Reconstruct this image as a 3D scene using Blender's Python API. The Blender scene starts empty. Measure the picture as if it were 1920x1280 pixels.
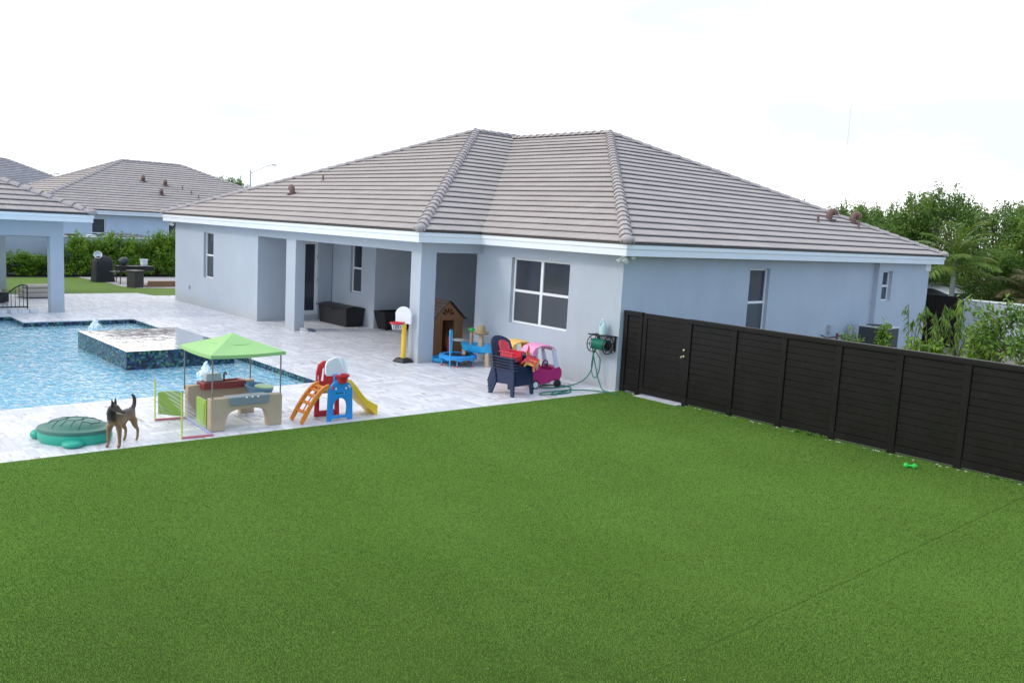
import bpy, bmesh, math, random
from mathutils import Vector, Matrix
random.seed(7)
R = math.radians
sc = bpy.context.scene
C = sc.collection

# ------------------------------------------------------------------ camera
def setup_camera():
    f, yaw, pitch, roll = 1621.769, -0.8370, -0.1320, 0.0540
    fw = Vector((math.sin(yaw)*math.cos(pitch), math.cos(yaw)*math.cos(pitch), math.sin(pitch)))
    r = Vector((math.cos(yaw), -math.sin(yaw), 0)); u = r.cross(fw)
    r2 = r*math.cos(roll)+u*math.sin(roll); u2 = -r*math.sin(roll)+u*math.cos(roll)
    cam = bpy.data.cameras.new('camera'); o = bpy.data.objects.new('camera', cam); C.objects.link(o)
    m = Matrix(((r2.x, u2.x, -fw.x), (r2.y, u2.y, -fw.y), (r2.z, u2.z, -fw.z))).to_4x4()
    m.translation = Vector((12.659, -14.618, 3.542))
    o.matrix_world = m
    cam.sensor_width = 36; cam.lens = f/1920*36; cam.clip_start = 0.1; cam.clip_end = 2000
    sc.camera = o
setup_camera()

# ------------------------------------------------------------------ light
SUN_EL, SUN_AZ = R(38), R(200)      # azimuth clockwise from +Y
def setup_light():
    w = bpy.data.worlds.new('World'); sc.world = w; w.use_nodes = True
    nt = w.node_tree; nt.nodes.clear()
    out = nt.nodes.new('ShaderNodeOutputWorld')
    sky = nt.nodes.new('ShaderNodeTexSky'); sky.sky_type = 'NISHITA'; sky.sun_disc = False
    sky.sun_elevation = SUN_EL; sky.sun_rotation = SUN_AZ; sky.air_density = 1.0; sky.dust_density = 1.5
    b1 = nt.nodes.new('ShaderNodeBackground'); b1.inputs[1].default_value = 0.15
    nt.links.new(sky.outputs[0], b1.inputs[0])
    tc = nt.nodes.new('ShaderNodeTexCoord')
    # clouds : thick on the south and west, thinner towards east (+X) and overhead
    mp = nt.nodes.new('ShaderNodeMapping'); mp.inputs['Scale'].default_value = (1, 1, 2.6)
    nt.links.new(tc.outputs['Generated'], mp.inputs[0])
    no = nt.nodes.new('ShaderNodeTexNoise'); no.inputs['Scale'].default_value = 2.3; no.inputs['Detail'].default_value = 6
    no.inputs['Roughness'].default_value = 0.55
    nt.links.new(mp.outputs[0], no.inputs[0])
    dot = nt.nodes.new('ShaderNodeVectorMath'); dot.operation = 'DOT_PRODUCT'
    nt.links.new(tc.outputs['Generated'], dot.inputs[0]); dot.inputs[1].default_value = (-0.70, -0.02, 0.0)
    ad = nt.nodes.new('ShaderNodeMath'); ad.operation = 'MULTIPLY_ADD'
    nt.links.new(dot.outputs['Value'], ad.inputs[0]); ad.inputs[1].default_value = 0.55
    nt.links.new(no.outputs[0], ad.inputs[2])
    mr = nt.nodes.new('ShaderNodeMapRange'); mr.inputs[1].default_value = 0.28; mr.inputs[2].default_value = 0.56
    mr.inputs[3].default_value = 0.50; mr.inputs[4].default_value = 1.0
    mr.interpolation_type = 'SMOOTHSTEP'
    nt.links.new(ad.outputs[0], mr.inputs[0])
    b2 = nt.nodes.new('ShaderNodeBackground'); b2.inputs[0].default_value = (0.97, 0.985, 1.0, 1); b2.inputs[1].default_value = 1.12
    n2 = nt.nodes.new('ShaderNodeTexNoise'); n2.inputs['Scale'].default_value = 3.4; n2.inputs['Detail'].default_value = 7; n2.inputs['Roughness'].default_value = 0.5
    mp2 = nt.nodes.new('ShaderNodeMapping'); mp2.inputs['Scale'].default_value = (1, 1, 3.2); mp2.inputs['Location'].default_value = (2.3, 0.7, 1.1)
    nt.links.new(tc.outputs['Generated'], mp2.inputs[0]); nt.links.new(mp2.outputs[0], n2.inputs[0])
    m2 = nt.nodes.new('ShaderNodeMapRange'); m2.inputs[1].default_value = 0.36; m2.inputs[2].default_value = 0.56; m2.inputs[3].default_value = 0.735; m2.inputs[4].default_value = 1.30; m2.interpolation_type = 'SMOOTHSTEP'
    nt.links.new(n2.outputs[0], m2.inputs[0]); nt.links.new(m2.outputs[0], b2.inputs[1])
    m3 = nt.nodes.new('ShaderNodeMix'); m3.data_type = 'RGBA'; m3.inputs[6].default_value = (0.90, 0.985, 1.04, 1); m3.inputs[7].default_value = (0.98, 0.985, 1.0, 1)
    m4 = nt.nodes.new('ShaderNodeMapRange'); m4.inputs[1].default_value = 0.36; m4.inputs[2].default_value = 0.56
    nt.links.new(n2.outputs[0], m4.inputs[0]); nt.links.new(m4.outputs[0], m3.inputs[0])
    # clouds turned away from the sun are bluer
    m5 = nt.nodes.new('ShaderNodeMapRange'); m5.inputs[1].default_value = -0.45; m5.inputs[2].default_value = 0.05; nt.links.new(dot.outputs['Value'], m5.inputs[0])
    m6 = nt.nodes.new('ShaderNodeMix'); m6.data_type = 'RGBA'; m6.inputs[6].default_value = (0.66, 0.90, 1.22, 1); nt.links.new(m5.outputs[0], m6.inputs[0]); nt.links.new(m3.outputs[2], m6.inputs[7]); nt.links.new(m6.outputs[2], b2.inputs[0])
    mx = nt.nodes.new('ShaderNodeMixShader')
    nt.links.new(mr.outputs[0], mx.inputs[0]); nt.links.new(b1.outputs[0], mx.inputs[1]); nt.links.new(b2.outputs[0], mx.inputs[2])
    nt.links.new(mx.outputs[0], out.inputs[0])
    s = bpy.data.lights.new('sun', 'SUN'); s.energy = 0.75; s.angle = R(12); s.color = (1, 0.95, 0.88)
    so = bpy.data.objects.new('sun', s); C.objects.link(so)
    d = Vector((math.sin(SUN_AZ)*math.cos(SUN_EL), math.cos(SUN_AZ)*math.cos(SUN_EL), math.sin(SUN_EL)))
    so.rotation_euler = d.to_track_quat('Z', 'Y').to_euler(); so.location = d*60
    vs = sc.view_settings; vs.view_transform = 'Standard'; vs.look = 'None'; vs.gamma = 1; vs.exposure = 0.52
setup_light()

# ------------------------------------------------------------------ materials
def new_mat(name):
    m = bpy.data.materials.new(name); m.use_nodes = True
    nt = m.node_tree
    return m, nt, nt.nodes['Principled BSDF']
def nd(nt, t, ins=None, **kw):
    n = nt.nodes.new(t)
    for k, v in kw.items(): setattr(n, k, v)
    if ins:
        for k, v in ins.items():
            if hasattr(v, 'is_output'): nt.links.new(v, n.inputs[k])
            else: n.inputs[k].default_value = v
    return n
def c4(c): return (c[0], c[1], c[2], 1)
def mathn(nt, op, a, b=None, c=None):
    ins = {0: a}
    if b is not None: ins[1] = b
    if c is not None: ins[2] = c
    return nd(nt, 'ShaderNodeMath', ins, operation=op).outputs[0]
def mixc(nt, fac, a, b, bt='MIX'):
    n = nt.nodes.new('ShaderNodeMix'); n.data_type = 'RGBA'; n.blend_type = bt
    for i, v in ((0, fac), (6, a), (7, b)):
        if hasattr(v, 'is_output'): nt.links.new(v, n.inputs[i])
        else: n.inputs[i].default_value = v if i == 0 else c4(v)
    return n.outputs[2]
MATS = {}
def plain(name, col, rough=0.5, var=0.08, scale=6.0, bump=0.0, bscale=60.0, metal=0.0, spec=0.5, dirt=None):
    """painted / moulded surface with mild large-scale mottling and optional dirt blotches"""
    if name in MATS: return MATS[name]
    m, nt, p = new_mat(name)
    tc = nd(nt, 'ShaderNodeTexCoord')
    n1 = nd(nt, 'ShaderNodeTexNoise', {'Vector': tc.outputs['Object'], 'Scale': scale, 'Detail': 5.0})
    f = mathn(nt, 'MULTIPLY_ADD', n1.outputs[0], var*2, 1-var)
    colr = nd(nt, 'ShaderNodeVectorMath', {0: (col[0], col[1], col[2]), 'Scale': f}, operation='SCALE').outputs[0]
    if dirt:
        n2 = nd(nt, 'ShaderNodeTexNoise', {'Vector': tc.outputs['Object'], 'Scale': scale*2.3, 'Detail': 8.0, 'Roughness': 0.7})
        mr = nd(nt, 'ShaderNodeMapRange', {0: n2.outputs[0], 1: 0.56, 2: 0.75, 3: 0.0, 4: dirt[3]})
        colr = mixc(nt, mr.outputs[0], colr, dirt[:3])
    nt.links.new(colr, p.inputs['Base Color'])
    rr = mathn(nt, 'MULTIPLY_ADD', n1.outputs[0], 0.2, rough-0.1)
    nt.links.new(rr, p.inputs['Roughness'])
    p.inputs['Metallic'].default_value = metal; p.inputs['Specular IOR Level'].default_value = spec
    if bump:
        n3 = nd(nt, 'ShaderNodeTexNoise', {'Vector': tc.outputs['Object'], 'Scale': bscale, 'Detail': 6.0, 'Roughness': 0.65})
        b = nd(nt, 'ShaderNodeBump', {'Strength': bump, 'Distance': 0.01, 'Height': n3.outputs[0]})
        nt.links.new(b.outputs[0], p.inputs['Normal'])
    MATS[name] = m
    return m

def mat_turf():
    m, nt, p = new_mat('artificial_turf')
    tc = nd(nt, 'ShaderNodeTexCoord'); P = tc.outputs['Object']
    n1 = nd(nt, 'ShaderNodeTexNoise', {'Vector': P, 'Scale': 0.35, 'Detail': 4.0})
    n2 = nd(nt, 'ShaderNodeTexNoise', {'Vector': P, 'Scale': 16.0, 'Detail': 7.0, 'Roughness': 0.85})
    n3 = nd(nt, 'ShaderNodeTexNoise', {'Vector': P, 'Scale': 90.0, 'Detail': 4.0, 'Roughness': 0.8})
    n4 = nd(nt, 'ShaderNodeTexNoise', {'Vector': P, 'Scale': 4.0, 'Detail': 5.0, 'Roughness': 0.6})
    a = mathn(nt, 'MULTIPLY', n2.outputs[0], n3.outputs[0])
    mr = nd(nt, 'ShaderNodeMapRange', {0: a, 1: 0.12, 2: 0.40, 3: 0.0, 4: 1.0})
    col = mixc(nt, mr.outputs[0], (0.034, 0.076, 0.010), (0.085, 0.160, 0.024))
    mr4 = nd(nt, 'ShaderNodeMapRange', {0: n4.outputs[0], 1: 0.35, 2: 0.68, 3: 0.0, 4: 0.5})
    col = mixc(nt, mr4.outputs[0], col, (0.060, 0.125, 0.014))
    mr1 = nd(nt, 'ShaderNodeMapRange', {0: n1.outputs[0], 1: 0.35, 2: 0.65, 3: 0.0, 4: 0.30})
    col = mixc(nt, mr1.outputs[0], col, (0.095, 0.165, 0.022))
    # straw coloured thatch flecks
    n5 = nd(nt, 'ShaderNodeTexNoise', {'Vector': P, 'Scale': 75.0, 'Detail': 2.0})
    mr5 = nd(nt, 'ShaderNodeMapRange', {0: n5.outputs[0], 1: 0.62, 2: 0.72, 3: 0.0, 4: 0.5})
    col = mixc(nt, mr5.outputs[0], col, (0.13, 0.15, 0.05))
    # roll seams
    sx = nd(nt, 'ShaderNodeSeparateXYZ', {0: P})
    wob = nd(nt, 'ShaderNodeTexNoise', {'Vector': P, 'Scale': 9.0, 'Detail': 3.0})
    xx = mathn(nt, 'MULTIPLY_ADD', wob.outputs[0], 0.015, sx.outputs[0])
    for x0, st in ((8.60, 0.75), (4.03, 0.35)):
        d = mathn(nt, 'ABSOLUTE', mathn(nt, 'SUBTRACT', xx, x0))
        br = nd(nt, 'ShaderNodeTexNoise', {'Vector': P, 'Scale': 1.3, 'Detail': 4.0})
        k = mathn(nt, 'MULTIPLY', nd(nt, 'ShaderNodeMapRange', {0: d, 1: 0.008, 2: 0.03, 3: st*.3, 4: 0.0}).outputs[0],
                  nd(nt, 'ShaderNodeMapRange', {0: br.outputs[0], 1: 0.4, 2: 0.6, 3: 0.25, 4: 1.0}).outputs[0])
        col = mixc(nt, k, col, (0.035, 0.070, 0.014))
    # trodden / brushed swathes where the pile lies over
    mps = nd(nt, 'ShaderNodeMapping', {0: P, 'Rotation': (0, 0, R(25)), 'Scale': (0.5, 1.6, 1)})
    n6 = nd(nt, 'ShaderNodeTexNoise', {'Vector': mps.outputs[0], 'Scale': 1.1, 'Detail': 5.0, 'Roughness': 0.6, 'Distortion': 0.6})
    col = mixc(nt, nd(nt, 'ShaderNodeMapRange', {0: n6.outputs[0], 1: .42, 2: .66, 3: 0., 4: .42}).outputs[0], col, (0.11, 0.18, 0.03))
    n7 = nd(nt, 'ShaderNodeTexVoronoi', {'Vector': P, 'Scale': 1.4})
    col = mixc(nt, nd(nt, 'ShaderNodeMapRange', {0: n7.outputs[0], 1: .03, 2: .09, 3: .45, 4: 0.}).outputs[0], col, (0.030, 0.062, 0.010))
    nt.links.new(col, p.inputs['Base Color'])
    p.inputs['Roughness'].default_value = 0.85; p.inputs['Specular IOR Level'].default_value = 0.08
    p.inputs['Sheen Weight'].default_value = 0.0; p.inputs['Sheen Tint'].default_value = (0.42, 0.62, 0.22, 1); p.inputs['Sheen Roughness'].default_value = 0.35
    h = mathn(nt, 'MULTIPLY_ADD', n3.outputs[0], 0.6, mathn(nt, 'MULTIPLY_ADD', n4.outputs[0], 1.5, n2.outputs[0]))
    b = nd(nt, 'ShaderNodeBump', {'Strength': 0.9, 'Distance': 0.03, 'Height': h})
    nt.links.new(b.outputs[0], p.inputs['Normal'])
    return m
def mat_lawn():
    m, nt, p = new_mat('lawn_grass')
    P = nd(nt, 'ShaderNodeTexCoord').outputs['Object']
    n1 = nd(nt, 'ShaderNodeTexNoise', {'Vector': P, 'Scale': 1.2, 'Detail': 6.0})
    n2 = nd(nt, 'ShaderNodeTexNoise', {'Vector': P, 'Scale': 30.0, 'Detail': 5.0, 'Roughness': 0.8})
    col = mixc(nt, n2.outputs[0], (0.04, 0.10, 0.01), (0.20, 0.33, 0.04))
    col = mixc(nt, nd(nt, 'ShaderNodeMapRange', {0: n1.outputs[0], 1: .4, 2: .65, 3: 0., 4: .5}).outputs[0], col, (0.13, 0.17, 0.03))
    nt.links.new(col, p.inputs['Base Color']); p.inputs['Roughness'].default_value = 0.9
    b = nd(nt, 'ShaderNodeBump', {'Strength': 0.8, 'Distance': 0.05, 'Height': n2.outputs[0]})
    nt.links.new(b.outputs[0], p.inputs['Normal'])
    return m
def mat_deck(name='marble_planks', wet=False):
    m, nt, p = new_mat(name)
    P = nd(nt, 'ShaderNodeTexCoord').outputs['Object']
    outs = []
    sep = nd(nt, 'ShaderNodeSeparateXYZ', {0: P})
    for rot in (0, R(90)):
        mp = nd(nt, 'ShaderNodeMapping', {0: P, 'Rotation': (0, 0, rot)})
        br = nd(nt, 'ShaderNodeTexBrick', {'Vector': mp.outputs[0], 'Color1': (0, 0, 0, 1), 'Color2': (1, 1, 1, 1), 'Mortar': (0.5, 0.5, 0.5, 1),
                'Scale': 1.0, 'Mortar Size': 0.004, 'Brick Width': 0.9, 'Row Height': 0.15, 'Bias': 0.0})
        br.offset = 0.5; br.offset_frequency = 2
        rnd = nd(nt, 'ShaderNodeSeparateColor', {0: br.outputs[0]}).outputs[0]
        mp2 = nd(nt, 'ShaderNodeMapping', {0: P, 'Rotation': (0, 0, rot), 'Scale': (1.1, 9.0, 1)})
        shift = nd(nt, 'ShaderNodeVectorMath', {0: mp2.outputs[0], 1: nd(nt, 'ShaderNodeCombineXYZ', {2: mathn(nt, 'MULTIPLY', rnd, 40.0)}).outputs[0]}, operation='ADD')
        st = nd(nt, 'ShaderNodeTexNoise', {'Vector': shift.outputs[0], 'Scale': 1.0, 'Detail': 5.0, 'Roughness': 0.62})
        outs.append((rnd, st.outputs[0], br.outputs[1]))
    # parquet: cells 0.9 m alternate direction
    cx = mathn(nt, 'FLOOR', mathn(nt, 'DIVIDE', sep.outputs[0], 0.9)); cy = mathn(nt, 'FLOOR', mathn(nt, 'DIVIDE', sep.outputs[1], 0.9))
    par = mathn(nt, 'ABSOLUTE', mathn(nt, 'MODULO', mathn(nt, 'ADD', cx, cy), 2.0))
    sel = []
    for i in range(3):
        n = nt.nodes.new('ShaderNodeMix'); nt.links.new(par, n.inputs[0]); nt.links.new(outs[0][i], n.inputs[2]); nt.links.new(outs[1][i], n.inputs[3]); sel.append(n.outputs[0])
    rnd, st, mort = sel
    base = mixc(nt, nd(nt, 'ShaderNodeMapRange', {0: rnd, 1: 0., 2: 1., 3: 0., 4: 1.}).outputs[0], (0.60, 0.59, 0.63), (0.83, 0.815, 0.84))
    veinf = nd(nt, 'ShaderNodeMapRange', {0: st, 1: 0.52, 2: 0.68, 3: 0.0, 4: 0.8})
    base = mixc(nt, mathn(nt, 'MULTIPLY', veinf.outputs[0], nd(nt, 'ShaderNodeMapRange', {0: rnd, 1: .1, 2: .7, 3: .35, 4: 1.}).outputs[0]), base, (0.27, 0.22, 0.19))
    vein2 = nd(nt, 'ShaderNodeMapRange', {0: st, 1: 0.36, 2: 0.47, 3: 0.4, 4: 0.0})
    base = mixc(nt, vein2.outputs[0], base, (0.43, 0.43, 0.47))
    base = mixc(nt, mathn(nt, 'MULTIPLY', mort, 0.6), base, (0.42, 0.41, 0.40))
    # worn / damp patches
    big = nd(nt, 'ShaderNodeTexNoise', {'Vector': P, 'Scale': 0.6, 'Detail': 5.0})
    base = mixc(nt, nd(nt, 'ShaderNodeMapRange', {0: big.outputs[0], 1: .5, 2: .75, 3: 0., 4: .28}).outputs[0], base, (0.50, 0.50, 0.53))
    nt.links.new(base, p.inputs['Base Color']); p.inputs['Roughness'].default_value = 0.42 if not wet else 0.12
    p.inputs['Specular IOR Level'].default_value = 0.4
    b = nd(nt, 'ShaderNodeBump', {'Strength': 0.25, 'Distance': 0.004, 'Height': mathn(nt, 'SUBTRACT', st, mort)})
    nt.links.new(b.outputs[0], p.inputs['Normal'])
    return m
def mat_mosaic():
    m, nt, p = new_mat('glass_mosaic')
    P = nd(nt, 'ShaderNodeTexCoord').outputs['Object']
    sn = nd(nt, 'ShaderNodeVectorMath', {0: P, 1: (0.05, 0.05, 0.05)}, operation='SNAP')
    add = nd(nt, 'ShaderNodeVectorMath', {0: P, 1: (0.0003, 0.0003, 0.0003)}, operation='ADD')
    nt.links.new(add.outputs[0], sn.inputs[0])
    wn = nd(nt, 'ShaderNodeTexWhiteNoise', {0: sn.outputs[0]}, noise_dimensions='3D')
    cr = nd(nt, 'ShaderNodeValToRGB', {0: wn.outputs[0]})
    cr.color_ramp.interpolation = 'CONSTANT'
    el = cr.color_ramp.elements
    cols = [(0, (0.008, 0.010, 0.020)), (0.30, (0.012, 0.045, 0.075)), (0.52, (0.02, 0.12, 0.11)), (0.66, (0.03, 0.05, 0.16)), (0.80, (0.07, 0.19, 0.08)), (0.90, (0.07, 0.035, 0.11)), (0.95, (0.10, 0.20, 0.26))]
    el[0].position = 0; el[0].color = c4(cols[0][1]); el[1].position = cols[1][0]; el[1].color = c4(cols[1][1])
    for q, cc in cols[2:]:
        e = el.new(q); e.color = c4(cc)
    nt.links.new(cr.outputs[0], p.inputs['Base Color'])
    rg = mathn(nt, 'MULTIPLY_ADD', wn.outputs[0], 0.25, 0.08); nt.links.new(rg, p.inputs['Roughness'])
    b = nd(nt, 'ShaderNodeBump', {'Strength': 0.5, 'Distance': 0.01, 'Height': wn.outputs[0]}); nt.links.new(b.outputs[0], p.inputs['Normal'])
    return m
def mat_water(name, tint, gloss_rough, bstr, scale, scat=(0.12, 0.50, 0.74), sf=0.5):
    m, nt, p = new_mat(name); nt.nodes.remove(p)
    out = nt.nodes['Material Output']
    P = nd(nt, 'ShaderNodeTexCoord').outputs['Object']
    mp = nd(nt, 'ShaderNodeMapping', {0: P, 'Rotation': (0, 0, R(40)), 'Scale': (1.0, 1.9, 1.0)})
    n1 = nd(nt, 'ShaderNodeTexNoise', {'Vector': mp.outputs[0], 'Scale': scale, 'Detail': 3.0, 'Roughness': 0.55, 'Distortion': 0.8})
    n2 = nd(nt, 'ShaderNodeTexNoise', {'Vector': P, 'Scale': scale*0.4, 'Detail': 2.0})
    h = mathn(nt, 'ADD', n1.outputs[0], n2.outputs[0])
    b = nd(nt, 'ShaderNodeBump', {'Strength': bstr, 'Distance': 0.08, 'Height': h})
    tr = nd(nt, 'ShaderNodeBsdfTransparent', {0: c4(tint)})
    gl = nd(nt, 'ShaderNodeBsdfGlossy', {0: (1, 1, 1, 1), 'Roughness': gloss_rough, 'Normal': b.outputs[0]})
    fr = nd(nt, 'ShaderNodeFresnel', {'IOR': 1.38, 'Normal': b.outputs[0]})
    # diffuse water tint, with white ripple highlights painted into its colour
    cc = mixc(nt, nd(nt, 'ShaderNodeMapRange', {0: n1.outputs[0], 1: .44, 2: .66, 3: 0., 4: 1.}).outputs[0], scat, (0.88, 0.97, 1.0))
    df = nd(nt, 'ShaderNodeBsdfDiffuse', {0: cc, 'Normal': b.outputs[0]})
    body = nd(nt, 'ShaderNodeMixShader', {0: sf, 1: tr.outputs[0], 2: df.outputs[0]})
    mx = nd(nt, 'ShaderNodeMixShader', {0: fr.outputs[0], 1: body.outputs[0], 2: gl.outputs[0]})
    nt.links.new(mx.outputs[0], out.inputs[0])
    return m
def mat_pool_plaster():
    m, nt, p = new_mat('pool_plaster')
    P = nd(nt, 'ShaderNodeTexCoord').outputs['Object']
    sep = nd(nt, 'ShaderNodeSeparateXYZ', {0: P})
    # rippling light network painted into the floor colour as pale/blue mottling
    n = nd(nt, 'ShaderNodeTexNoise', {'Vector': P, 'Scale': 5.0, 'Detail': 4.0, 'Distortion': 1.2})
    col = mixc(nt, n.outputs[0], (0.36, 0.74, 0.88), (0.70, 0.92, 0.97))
    nt.links.new(col, p.inputs['Base Color']); p.inputs['Roughness'].default_value = 0.7
    return m
def mat_roof(name, c1, c2, c3):
    m, nt, p = new_mat(name)
    uv = nd(nt, 'ShaderNodeUVMap').outputs[0]
    P = nd(nt, 'ShaderNodeTexCoord').outputs['Object']
    s = nd(nt, 'ShaderNodeSeparateXYZ', {0: uv})
    row = mathn(nt, 'FLOOR', s.outputs[1])
    u = mathn(nt, 'ADD', mathn(nt, 'DIVIDE', s.outputs[0], 0.34), mathn(nt, 'MULTIPLY', mathn(nt, 'MODULO', row, 2.0), 0.5))
    cell = mathn(nt, 'FLOOR', u); fr = mathn(nt, 'FRACT', u)
    wn = nd(nt, 'ShaderNodeTexWhiteNoise', {0: nd(nt, 'ShaderNodeCombineXYZ', {0: cell, 1: row}).outputs[0]}, noise_dimensions='2D')
    col = mixc(nt, wn.outputs[0], c1, c2)
    n1 = nd(nt, 'ShaderNodeTexNoise', {'Vector': P, 'Scale': 1.1, 'Detail': 6.0, 'Roughness': 0.65})
    col = mixc(nt, nd(nt, 'ShaderNodeMapRange', {0: n1.outputs[0], 1: .42, 2: .7, 3: 0., 4: .7}).outputs[0], col, c3)
    n2 = nd(nt, 'ShaderNodeTexNoise', {'Vector': P, 'Scale': 45.0, 'Detail': 4.0})
    col = mixc(nt, nd(nt, 'ShaderNodeMapRange', {0: n2.outputs[0], 1: .45, 2: .75, 3: 0., 4: .35}).outputs[0], col, (c1[0]*.6, c1[1]*.6, c1[2]*.6))
    j = nd(nt, 'ShaderNodeMapRange', {0: mathn(nt, 'ABSOLUTE', mathn(nt, 'SUBTRACT', fr, 0.5)), 1: 0.475, 2: 0.49, 3: 0.0, 4: 0.45})
    col = mixc(nt, j.outputs[0], col, (0.09, 0.08, 0.08))
    nt.links.new(col, p.inputs['Base Color']); p.inputs['Roughness'].default_value = 0.8
    b = nd(nt, 'ShaderNodeBump', {'Strength': 0.3, 'Distance': 0.01, 'Height': mathn(nt, 'SUBTRACT', n2.outputs[0], j.outputs[0])})
    nt.links.new(b.outputs[0], p.inputs['Normal'])
    return m
def mat_stucco(name, col, grime=(0.42, 0.42, 0.38), zref=3.0):
    m, nt, p = new_mat(name)
    P = nd(nt, 'ShaderNodeTexCoord').outputs['Object']
    n1 = nd(nt, 'ShaderNodeTexNoise', {'Vector': P, 'Scale': 0.8, 'Detail': 7.0, 'Roughness': 0.6})
    n2 = nd(nt, 'ShaderNodeTexNoise', {'Vector': P, 'Scale': 90.0, 'Detail': 4.0, 'Roughness': 0.7})
    mp = nd(nt, 'ShaderNodeMapping', {0: P, 'Scale': (2.2, 2.2, 0.5)})
    n3 = nd(nt, 'ShaderNodeTexNoise', {'Vector': mp.outputs[0], 'Scale': 1.0, 'Detail': 5.0})
    c = mixc(nt, nd(nt, 'ShaderNodeMapRange', {0: n1.outputs[0], 1: .35, 2: .7, 3: 0., 4: .6}).outputs[0], col, (col[0]*.86, col[1]*.87, col[2]*.88))
    c = mixc(nt, nd(nt, 'ShaderNodeMapRange', {0: n3.outputs[0], 1: .5, 2: .85, 3: 0., 4: .22}).outputs[0], c, grime)
    # rain-splash stain along the foot of the wall
    z = nd(nt, 'ShaderNodeSeparateXYZ', {0: P}).outputs[2]
    zz = mathn(nt, 'MULTIPLY_ADD', n1.outputs[0], 0.5, z)
    c = mixc(nt, nd(nt, 'ShaderNodeMapRange', {0: zz, 1: .2, 2: .70, 3: .48, 4: 0.}).outputs[0], c, (0.46, 0.43, 0.36))
    c = mixc(nt, nd(nt, 'ShaderNodeMapRange', {0: n2.outputs[0], 1: .5, 2: .8, 3: 0., 4: .25}).outputs[0], c, (col[0]*.75, col[1]*.75, col[2]*.75))
    nt.links.new(c, p.inputs['Base Color']); p.inputs['Roughness'].default_value = 0.88; p.inputs['Specular IOR Level'].default_value = 0.3
    b = nd(nt, 'ShaderNodeBump', {'Strength': 0.7, 'Distance': 0.012, 'Height': mathn(nt, 'MULTIPLY_ADD', n1.outputs[0], 2.0, n2.outputs[0])})
    nt.links.new(b.outputs[0], p.inputs['Normal'])
    return m
def mat_leaf(name, dark, light, tip=None, sc1=2.0, transl=0.35):
    m, nt, p = new_mat(name)
    out = nt.nodes['Material Output']
    P = nd(nt, 'ShaderNodeTexCoord').outputs['Object']
    n1 = nd(nt, 'ShaderNodeTexNoise', {'Vector': P, 'Scale': sc1, 'Detail': 3.0})
    n2 = nd(nt, 'ShaderNodeTexNoise', {'Vector': P, 'Scale': 17.0, 'Detail': 1.0})
    c = mixc(nt, nd(nt, 'ShaderNodeMapRange', {0: n2.outputs[0], 1: .32, 2: .68, 3: 0., 4: 1.}).outputs[0], dark, light)
    if tip: c = mixc(nt, nd(nt, 'ShaderNodeMapRange', {0: n1.outputs[0], 1: .5, 2: .7, 3: 0., 4: .8}).outputs[0], c, tip)
    nt.links.new(c, p.inputs['Base Color']); p.inputs['Roughness'].default_value = 0.45
    tl = nd(nt, 'ShaderNodeBsdfTranslucent', {0: c})
    mx = nd(nt, 'ShaderNodeMixShader', {0: transl, 1: p.outputs[0], 2: tl.outputs[0]})
    nt.links.new(mx.outputs[0], out.inputs[0])
    return m
def mat_wood(name, c1, c2, scale=3.0):
    m, nt, p = new_mat(name)
    P = nd(nt, 'ShaderNodeTexCoord').outputs['Object']
    mp = nd(nt, 'ShaderNodeMapping', {0: P, 'Scale': (9*scale, 9*scale, 1.2*scale)})
    n = nd(nt, 'ShaderNodeTexNoise', {'Vector': mp.outputs[0], 'Scale': 1.0, 'Detail': 5.0})
    nt.links.new(mixc(nt, n.outputs[0], c1, c2), p.inputs['Base Color']); p.inputs['Roughness'].default_value = 0.6
    return m
def mat_weave(name, col):
    m, nt, p = new_mat(name)
    P = nd(nt, 'ShaderNodeTexCoord').outputs['Object']
    w = nd(nt, 'ShaderNodeTexWave', {'Vector': P, 'Scale': 14.0, 'Distortion': 0.5}, bands_direction='Z')
    n = nd(nt, 'ShaderNodeTexNoise', {'Vector': P, 'Scale': 3.0, 'Detail': 4.0})
    f = mathn(nt, 'MULTIPLY', w.outputs[1] if len(w.outputs) > 1 else w.outputs[0], n.outputs[0])
    nt.links.new(mixc(nt, f, (col[0]*.6, col[1]*.6, col[2]*.6), (col[0]*1.7, col[1]*1.7, col[2]*1.7)), p.inputs['Base Color'])
    p.inputs['Roughness'].default_value = 0.55
    b = nd(nt, 'ShaderNodeBump', {'Strength': 0.6, 'Distance': 0.01, 'Height': w.outputs[0]}); nt.links.new(b.outputs[0], p.inputs['Normal'])
    return m
def mat_glass(name, col, rough):
    m, nt, p = new_mat(name)
    P = nd(nt, 'ShaderNodeTexCoord').outputs['Object']
    n = nd(nt, 'ShaderNodeTexNoise', {'Vector': P, 'Scale': 1.7, 'Detail': 3.0})
    nt.links.new(mixc(nt, n.outputs[0], (col[0]*.7, col[1]*.7, col[2]*.7), (col[0]*1.3, col[1]*1.3, col[2]*1.3)), p.inputs['Base Color'])
    p.inputs['Roughness'].default_value = rough
    b = nd(nt, 'ShaderNodeBump', {'Strength': 0.04, 'Distance': 0.02, 'Height': n.outputs[0]}); nt.links.new(b.outputs[0], p.inputs['Normal'])
    return m
M_TURF = mat_turf(); M_LAWN = mat_lawn(); M_DECK = mat_deck(); M_MOS = mat_mosaic()
M_WATER = mat_water('pool_water', (0.62, 0.93, 1.0), 0.03, 0.42, 5.5, (0.16, 0.62, 0.88), 0.6)
M_SPAW = mat_water('spa_water', (0.92, 0.96, 0.98), 0.03, 0.045, 3.0, (0.8, 0.84, 0.86), .45)
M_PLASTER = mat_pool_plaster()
M_SHELF = plain('shelf_plaster', (0.70, 0.80, 0.84), .6, .05)
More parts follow.
